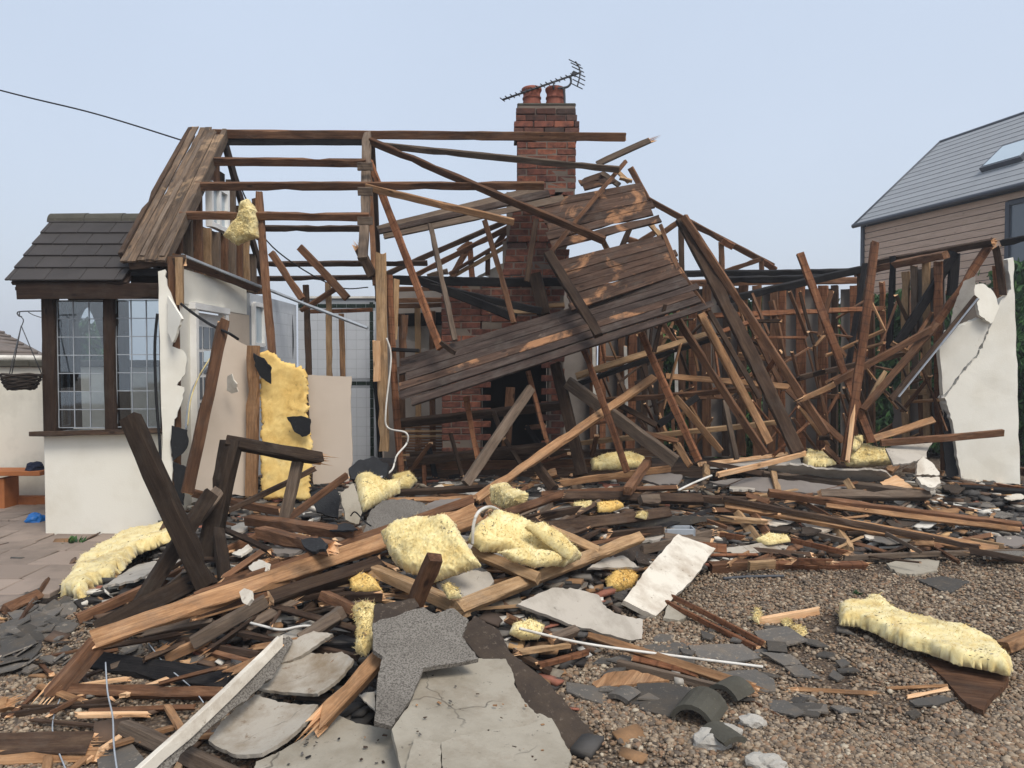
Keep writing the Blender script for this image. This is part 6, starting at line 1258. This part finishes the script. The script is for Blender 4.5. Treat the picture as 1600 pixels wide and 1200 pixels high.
WL = [
 ([(598, 836), (620, 818), (655, 810), (700, 808), (712, 822), (733, 855), (752, 884), (715, 898), (682, 908), (655, 902), (632, 893), (612, 870)], ((598, 836, 'm.34'), (712, 815, 'm.42'), (690, 905, 'm.18')), .10, 'wool', 'square puffy yellow wool batt in the middle of the heap'),
 ([(728, 845), (745, 822), (768, 802), (788, 806), (812, 815), (845, 830), (872, 848), (905, 872), (880, 885), (845, 880), (815, 878), (782, 864), (750, 862)], ((728, 845, 'm.30'), (788, 804, 'm.38'), (845, 885, 'm.20')), .085, 'wool', 'folded yellow wool batt right of the square one'),
 ([(775, 862), (812, 857), (860, 862), (885, 872), (870, 885), (835, 888), (800, 878)], ((775, 862, 'm.31'), (860, 858, 'm.33'), (835, 888, 'm.24')), .06, 'wool', 'lower flap of folded yellow wool above the long pale timber'),
 ([(820, 824), (842, 820), (872, 838), (902, 868), (890, 876), (865, 858)], ((820, 824, 'm.41'), (902, 868, 'm.34'), (842, 820, 'm.42')), .06, 'wool', 'upper rib of folded yellow wool above the long pale timber'),
 ([(1312, 952), (1325, 948), (1345, 950), (1358, 940), (1380, 945), (1395, 958), (1425, 972), (1470, 985), (1510, 992), (1555, 1010), (1582, 1040), (1578, 1054), (1550, 1048), (1500, 1038), (1450, 1020), (1410, 1010), (1370, 990), (1340, 978), (1314, 976)], ((1312, 960, 'm.05'), (1425, 985, 'm.06'), (1560, 1020, 'm.08')), .078, 'wool', 'long yellow wool roll lying on the open gravel'),
 ([(95, 930), (108, 912), (125, 885), (150, 868), (185, 845), (220, 834), (268, 828), (278, 842), (250, 852), (222, 862), (200, 880), (180, 902), (150, 915), (128, 938)], ((95, 930, 'm.02'), (185, 845, 'm.06'), (268, 835, 'm.08')), .10, 'wool', 'ragged yellow wool strip beside the white bay'),
 ([(555, 748), (575, 744), (600, 758), (624, 752), (626, 770), (600, 782), (580, 792), (568, 800), (560, 780)], ((555, 748, 6.5), (624, 755, 6.6), (568, 798, 6.2)), .10, 'wool', 'crumpled yellow wool below the tiled wall opening'),
 ([(612, 745), (640, 738), (652, 752), (640, 764), (620, 768)], ((612, 745, 6.8), (652, 752, 6.8), (620, 768, 6.7)), .08, 'wool', 'small yellow wool tuft at the foot of the reddish post'),
 ([(553, 955), (570, 945), (590, 948), (586, 975), (582, 1010), (572, 1026), (556, 1020), (560, 985)], ((553, 955, 'm.28'), (590, 948, 'm.30'), (572, 1024, 'm.20')), .07, 'wool', 'upright yellow wool tuft left of the speckled slab'),
 ([(1316, 716), (1330, 704), (1342, 693), (1360, 698), (1378, 700), (1396, 715), (1392, 726), (1360, 730), (1325, 729)], ((1316, 722, 'm.24'), (1342, 693, 'm.42'), (1396, 720, 'm.24')), .12, 'wool', 'yellow wool mound at the foot of the split rafter'),
 ([(1256, 722), (1262, 706), (1280, 712), (1300, 714), (1308, 724), (1290, 729), (1262, 728)], ((1256, 722, 'm.24'), (1262, 706, 'm.32'), (1308, 724, 'm.24')), .07, 'wool', 'small yellow wool mound left of the split rafter'),
 ([(1325, 700), (1332, 684), (1344, 682), (1346, 695), (1336, 706)], ((1325, 700, 'm.4'), (1332, 684, 'm.46'), (1346, 695, 'm.4')), .06, 'wool', 'yellow wool tuft above the mound by the split rafter'),
 ([(776, 758), (790, 755), (806, 764), (824, 772), (822, 788), (800, 796), (782, 790)], ((776, 758, 'm.34'), (824, 772, 'm.36'), (800, 796, 'm.22')), .09, 'wool', 'yellow wool lump beside the slanting orange timber'),
 ([(922, 722), (950, 710), (985, 708), (1008, 718), (1002, 730), (960, 734), (926, 734)], ((922, 722, 7.7), (1008, 718, 7.7), (960, 734, 7.6)), .07, 'wool', 'dusty pale wool on the middle room floor'),
 ([(946, 905), (958, 893), (978, 892), (992, 905), (985, 920), (965, 926), (950, 920)], ((946, 905, 'm.05'), (978, 892, 'm.10'), (965, 926, 'm.03')), .07, 'wool_amber', 'brownish wool ball left of the white board'),
 ([(800, 975), (825, 970), (850, 982), (842, 998), (815, 1000), (795, 990)], ((800, 975, 'm.10'), (850, 982, 'm.12'), (815, 1000, 'm.08')), .05, 'wool', 'small yellow wool scrap beside the black felt'),
 ([(690, 918), (700, 912), (718, 925), (722, 935), (700, 936)], ((690, 918, 'm.28'), (718, 925, 'm.28'), (700, 936, 'm.26')), .03, 'wool', 'tiny yellow tuft on the pale timber by the speckled slab'),
 ([(545, 905), (565, 895), (585, 905), (600, 925), (570, 930), (550, 925)], ((545, 905, 'm.12'), (585, 905, 'm.14'), (570, 930, 'm.1')), .05, 'wool_amber', 'brownish wool in the gap under the joists'),
 ([(350, 370), (362, 350), (372, 342), (378, 318), (390, 312), (402, 330), (404, 372), (388, 376), (372, 384)], ((350, 370, 7.32), (390, 312, 7.34), (404, 372, 7.32)), .14, 'wool', 'yellow wool clump hanging on the tall stud by the gable'),
 ([(405, 552), (422, 545), (440, 565), (478, 576), (482, 600), (486, 700), (484, 780), (410, 782), (408, 660)], ((405, 560, 7.08), (478, 576, 7.08), (410, 782, 7.0)), .05, 'wool_amber', 'tall amber yellow wool filling the stud bay between beige boards'),
 ([(1175, 968), (1182, 952), (1190, 962), (1186, 976)], ((1175, 968, 'm.04'), (1182, 952, 'm.06'), (1186, 976, 'm.03')), .03, 'wool', 'yellow tuft at the end of the fresh offcut'),
 ([(1234, 984), (1248, 981), (1262, 990), (1250, 997), (1238, 993)], ((1234, 984, 'm.02'), (1248, 981, 'm.02'), (1250, 997, 'm.02')), .03, 'wool', 'yellow wool scrap on the gravel below the fresh offcut'),
 ([(1222, 972), (1232, 970), (1238, 976), (1226, 980)], ((1222, 972, 'm.02'), (1232, 970, 'm.02'), (1226, 980, 'm.02')), .02, 'wool', 'tiny yellow wool scrap touching the fresh offcut'),
 ([(896, 788), (925, 785), (922, 794), (898, 796)], ((896, 788, 'm.12'), (925, 785, 'm.12'), (898, 796, 'm.1')), .03, 'wool', 'small flat wool strip under the dark middle beam'),
 ([(932, 788), (965, 786), (975, 792), (955, 800), (935, 800)], ((932, 788, 'm.10'), (965, 786, 'm.12'), (955, 800, 'm.08')), .04, 'wool_amber', 'dull wool tangle under the dark middle beam'),
 ([(992, 808), (1002, 800), (1012, 804), (1010, 812)], ((992, 808, 'm.2'), (1002, 800, 'm.22'), (1010, 812, 'm.2')), .03, 'wool', 'tiny wool tuft on the broad dark board'),
 ([(1180, 845), (1200, 836), (1230, 838), (1235, 846), (1200, 852)], ((1180, 845, 'm.10'), (1230, 838, 'm.12'), (1200, 852, 'm.1')), .03, 'wool', 'flat yellowish wool on the mossy slab edge'),
]
for k, (poly, pl, th, m, lb) in enumerate(WL): wool('glass_wool', poly, pl, th, m, lb, seed=k * 3.3 + 1, fuzz=1 if th > .06 else .3)
# ================================================================ CURVED RIDGE TILES AND SLATES ON THE GRAVEL
def curved_tile(p, r, L, yaw, tilt, ang, label, mat='ridge_tile'):
    d = Vector((math.cos(yaw), math.sin(yaw), tilt)); o = ridge_cap('ridge_tile', p, p + d * L, r, mat, None, ang, .022); tag(o, label, 'roof tile')
curved_tile(gp(1095, 1138, .0) + Vector((-.04, .0, .0)), .105, .2, 1.0, .05, 2.6, 'mossy curved ridge tile on the gravel, biggest piece')
curved_tile(gp(1118, 1108, .0) + Vector((.04, .03, .0)), .10, .14, .7, .02, 2.0, 'mossy curved ridge tile piece behind the biggest one')
curved_tile(gp(1150, 1190, -.02), .10, .16, 1.9, -.05, 1.2, 'mossy yellowish curved tile piece at the bottom edge')
curved_tile(gp(1228, 1045, -.08), .14, .1, 2.9, 0, 1.1, 'curved grey tile piece right of the white rod', 'slate')
curved_tile(gp(965, 1125, -.07), .12, .12, .9, 0, 1.0, 'curved grey tile shard near the felt strip', 'slate')
for px, py, s, lb in ((1130, 1145, .05, 'grey mortar lump beside the curved tile, upper'), (1112, 1158, .055, 'grey mortar lump beside the curved tile, larger'), (1175, 1128, .04, 'grey mortar lump right of the curved tile'), (1192, 1192, .045, 'rounded grey mortar lump at the bottom edge'), (1210, 1196, .035, 'small grey mortar lump at the bottom edge')):
    crumple('mortar_lump', gp(px, py, .02), (s * 1.4, s, s * .8), 'mortar_lump', lb, 'mortar', px)
for poly, lb, m in (
 ([(995, 1068), (1040, 1066), (1080, 1075), (1072, 1098), (1048, 1120), (1000, 1108)], 'large dark slate with white plaster specks on the gravel', 'slate'),
 ([(1125, 1050), (1180, 1046), (1210, 1062), (1212, 1080), (1175, 1085), (1130, 1072)], 'dark slate under the tip of the orange batten', 'slate'),
 ([(885, 1065), (930, 1072), (975, 1090), (960, 1104), (925, 1095), (885, 1080)], 'long slate piece on the gravel beside the felt strip', 'slate'),
 ([(945, 1075), (975, 1072), (978, 1085), (955, 1088)], 'small square slate beside the large speckled one', 'slate'),
 ([(1075, 1008), (1160, 1006), (1190, 1028), (1150, 1034), (1090, 1026)], 'wide grey slate behind the white rod', 'slate'),
 ([(1005, 1008), (1078, 1002), (1080, 1018), (1020, 1030)], 'grey slate under the white rod, left', 'slate'),
 ([(1188, 1018), (1235, 1022), (1255, 1038), (1225, 1040)], 'pointed slate right of the white rod tip', 'slate'),
 ([(1200, 1095), (1225, 1093), (1258, 1112), (1240, 1118), (1205, 1110)], 'light bluish slate on the gravel beside the thin strip', 'slate'),
 ([(1258, 1096), (1292, 1100), (1295, 1112), (1262, 1110)], 'brownish slate on the gravel, right of the bluish one', 'slate'),
 ([(1178, 985), (1230, 978), (1262, 1000), (1230, 1008), (1188, 1002)], 'dusty slate half buried below the fresh offcut', 'slate'),
 ([(1420, 1094), (1470, 1086), (1492, 1092), (1465, 1102), (1430, 1102)], 'flat slate under the triangular board', 'slate'),
 ([(1415, 1112), (1432, 1108), (1440, 1116), (1425, 1122)], 'small round slate left of the triangular board tip', 'slate'),
 ([(0, 975), (55, 955), (95, 965), (80, 985), (0, 998)], 'wide dark slate at the left edge', 'slate'),
 ([(10, 955), (80, 948), (110, 940), (85, 962), (25, 972)], 'long grey slate at the edge of the paving', 'slate'),
 ([(70, 965), (100, 930), (128, 938), (100, 965)], 'dark slate leaning near the tip of the ragged wool', 'slate'),
 ([(48, 990), (100, 972), (112, 985), (60, 1000)], 'brown grey slate stacked near the left edge', 'slate'),
 ([(0, 1000), (40, 985), (65, 1010), (30, 1055), (0, 1030)], 'big slate standing on edge at the left', 'slate'),
 ([(20, 1020), (65, 1000), (68, 1018), (25, 1030)], 'brown slate among the stack at left', 'roof_tile'),
 ([(150, 1168), (205, 1160), (225, 1185), (205, 1215), (155, 1210)], 'dark flat slate at the bottom left beside the wire', 'slate'),
 ([(285, 900), (345, 882), (380, 890), (340, 915), (295, 925)], 'slate in the hollow behind the longest joist', 'slate'),
 ([(380, 895), (410, 900), (400, 920), (372, 915)], 'bluish slate near the white plaster triangle', 'slate'),
 ([(250, 1005), (300, 1000), (318, 1010), (270, 1018)], 'slate among the dark slats', 'slate')):
    z = 'm%.3f' % random.uniform(.015, .04); q = [(poly[0][0], poly[0][1], z), (poly[1][0], poly[1][1], 'm%.3f' % random.uniform(.015, .05)), (poly[-1][0], poly[-1][1], 'm%.3f' % random.uniform(.01, .03))]
    slab('slate', poly, q, .009, m, lb, 'slate', rough=.8)
# shards of slate, many alike
def shard_mesh(s, mat, th=.008):
    n = random.randint(4, 6); pts = [(s * random.uniform(.6, 1.1) * math.cos(2 * math.pi * i / n + random.uniform(-.3, .3)), s * random.uniform(.4, .8) * math.sin(2 * math.pi * i / n + random.uniform(-.3, .3))) for i in range(n)]
    V = [(x, y, th / 2) for x, y in pts] + [(x * 1.04, y * 1.04, -th / 2) for x, y in pts]
    return mesh('slate_shard', V, [tuple(range(n)), tuple(range(2 * n - 1, n - 1, -1))] + [(i, i + n, (i + 1) % n + n, (i + 1) % n) for i in range(n)], mat)
shard = [shard_mesh(random.uniform(.05, .11), 'slate') for _ in range(14)]
stick = [beam_mesh(random.uniform(.15, .5), random.uniform(.015, .035), random.uniform(.008, .02), m, (.03, .03), .01, seg=4) for m in ('or', 'br', 'lt', 'dk', 'fresh', 'br', 'dk', 'or')]
bits = [shard_mesh(random.uniform(.03, .07), 'board_white', .014) for _ in range(6)]
def scatter(name, meshes, n, region, label, cat, group, tilt, lift=.012):
    c = 0
    while c < n:
        px, py = random.uniform(region[0], region[2]), random.uniform(region[1], region[3]); p = gm(px, py)
        o = link(name, random.choice(meshes)); place(o, Matrix.Translation(p + Vector((0, 0, lift + random.random() * .02))) @ Matrix.Rotation(random.uniform(0, 6.28), 4, 'Z') @ Matrix.Rotation(random.gauss(0, tilt), 4, 'X') @ Matrix.Rotation(random.gauss(0, tilt), 4, 'Y')); tag(o, label, cat, group); c += 1
scatter('slate_shard', shard, 85, (0, 935, 330, 1060), 'one of the dark slate shards heaped at the left edge', 'slate', 'slate shards at the left edge', .3, .02)
scatter('slate_shard', shard[:7], 40, (880, 985, 1330, 1120), 'one of the dark slate shards strewn on the gravel', 'slate', 'slate shards on the gravel', .06)
scatter('slate_shard', shard, 60, (250, 870, 1000, 960), 'one of the slate shards lying between the heap timbers', 'slate', 'slate shards in the heap', .2, .03)
scatter('splinter', stick, 70, (560, 740, 1590, 880), 'one of the thin wood splinters strewn over the heap', 'splinter', 'splinters on the heap', .15, .05)
scatter('splinter', stick, 26, (0, 1040, 340, 1190), 'one of the thin wood splinters on the left gravel', 'splinter', 'splinters on the left gravel', .08, .02)
scatter('splinter', stick, 50, (330, 840, 760, 980), 'one of the thin wood splinters around the longest joist', 'splinter', 'splinters around the joist', .15, .06)
scatter('plaster_bit', bits, 60, (300, 760, 1590, 880), 'one of the small white plaster bits in the heap', 'plaster', 'plaster bits in the heap', .2, .04)
for k in range(46):       # crumbs lying on the front slabs
    if k < 30: px, py, pl = random.uniform(650, 850), random.uniform(1050, 1198), ((660, 1046, 'm.205'), (800, 1052, 'm.165'), (760, 1200, 'm.205'))
    else: px, py, pl = random.uniform(450, 610), random.uniform(1150, 1198), ((400, 1190, 'm.105'), (612, 1140, 'm.135'), (560, 1210, 'm.125'))
    p, n_ = on_plane(px, py, pl); m_ = random.choice(('dk', 'slate', 'dk', 'bk', 'or')); s_ = random.uniform(.004, .009)
    o = box('crumb', p + Vector((0, 0, .006)), (s_ * random.uniform(1, 3), s_, s_ * .4), m_, None, 0, Matrix.Rotation(random.uniform(0, 3), 4, 'Z') @ Matrix.Rotation(random.uniform(-.3, .3), 4, 'X'), s_ * .2); tag(o, 'one of the small crumbs lying on the front grey slabs', 'crumb', 'crumbs on the front slabs')
# ================================================================ STUFF: crushed rubble on the heap, pebbles on the gravel
def instances(base_v, base_f, pos, scl, rotz, tilt):
    n, m = len(pos), len(base_v); V = base_v[None] * scl[:, None, :]
    V = V + RNG.normal(0, .09, (n, m, 3)) * scl[:, None, :]
    ca, sa = np.cos(tilt), np.sin(tilt); y, z = V[..., 1].copy(), V[..., 2].copy(); V[..., 1] = y * ca[:, None] - z * sa[:, None]; V[..., 2] = y * sa[:, None] + z * ca[:, None]
    c, s = np.cos(rotz), np.sin(rotz); x, y = V[..., 0].copy(), V[..., 1].copy(); V[..., 0] = x * c[:, None] - y * s[:, None]; V[..., 1] = x * s[:, None] + y * c[:, None]
    V += pos[:, None, :]; Fc = (base_f[None] + (np.arange(n) * m)[:, None, None]).reshape(-1, base_f.shape[1]); return V.reshape(-1, 3), Fc
def bulk(name, V, Fc, mat, smooth):
    me = bpy.data.meshes.new(name); k = Fc.shape[1]; me.vertices.add(len(V)); me.vertices.foreach_set('co', V.astype(np.float32).ravel()); me.loops.add(Fc.size); me.loops.foreach_set('vertex_index', Fc.astype(np.int32).ravel())
    me.polygons.add(len(Fc)); me.polygons.foreach_set('loop_start', np.arange(0, Fc.size, k, dtype=np.int32)); me.polygons.foreach_set('loop_total', np.full(len(Fc), k, dtype=np.int32))
    if smooth: me.polygons.foreach_set('use_smooth', np.ones(len(Fc), dtype=bool))
    me.materials.append(MATS[mat]); me.update(calc_edges=True); me.validate(); return link(name, me)
bm = bmesh.new(); bmesh.ops.create_icosphere(bm, subdivisions=1, radius=1); ico_v = np.array([v.co[:] for v in bm.verts]); ico_f = np.array([[v.index for v in f.verts] for f in bm.faces]); bm.free()
box_v = np.array([(x, y, z) for x in (-1, 1) for y in (-1, 1) for z in (-1, 1)], float); box_f = np.array([(0, 1, 3, 2), (4, 6, 7, 5), (0, 4, 5, 1), (2, 3, 7, 6), (0, 2, 6, 4), (1, 5, 7, 3)])
pos = []
while len(pos) < 9000:
    x, y = RNG.uniform(-4.6, 5.8), RNG.uniform(3.0, 8.6); h = heap(x, y)
    if h > .03 or RNG.random() < .03 and x < 1: pos.append((x, y, h + RNG.uniform(0, .03)))
pos = np.array(pos); n = len(pos); L = RNG.uniform(.02, .085, n) ** 1.0
scl = np.stack([L, L * RNG.uniform(.2, .8, n), L * RNG.uniform(.06, .22, n)], 1)
V, Fc = instances(box_v, box_f, pos, scl, RNG.uniform(0, 6.28, n), RNG.normal(0, .3, n))
tag(bulk('rubble', V, Fc, 'rubble', False), 'crushed slate, wood and plaster rubble between the timbers', 'rubble', kind='stuff')
pos = []
while len(pos) < 90000:
    Y = 2.9 + 4.3 * RNG.random() ** 1.5; px = RNG.uniform(-60, 1660); x = (px - 800) / F_PX * Y; h = heap(x, Y)
    if h < .05 and not (x < -3.0 and Y > 4.8):
        if noise.noise((x * .9, Y * 1.4, 8)) + .25 * noise.noise((x * 4, Y * 4, 2)) < RNG.uniform(-.05, .5): pos.append((x, Y, h + RNG.uniform(-.004, .008)))
pos = np.array(pos); n = len(pos); r = np.exp(RNG.normal(math.log(.0072), .40, n)).clip(.003, .019)
scl = np.stack([r * RNG.uniform(.9, 1.5, n), r * RNG.uniform(.8, 1.1, n), r * RNG.uniform(.55, .85, n)], 1)
V, Fc = instances(ico_v, ico_f, pos, scl, RNG.uniform(0, 6.28, n), RNG.normal(0, .3, n))
tag(bulk('gravel', V, Fc, 'pebbles', True), 'loose rounded gravel covering the yard', 'gravel', kind='stuff')
# ================================================================ MIST
hz = box('haze', (0, 60, 4.0), (186, 186, 10.0), 'soot', None); hz['kind'] = 'stuff'
hz.location.z = 4.0
hm = bpy.data.materials.new('mist'); hm.use_nodes = True; hn = hm.node_tree; hn.nodes.clear()
ho = hn.nodes.new('ShaderNodeOutputMaterial'); hv = hn.nodes.new('ShaderNodeVolumePrincipled'); hv.inputs['Color'].default_value = (.93, .95, 1, 1); hv.inputs['Density'].default_value = .0026; hv.inputs['Anisotropy'].default_value = .2
hn.links.new(hv.outputs[0], ho.inputs['Volume']); hz.data.materials.clear(); hz.data.materials.append(hm)
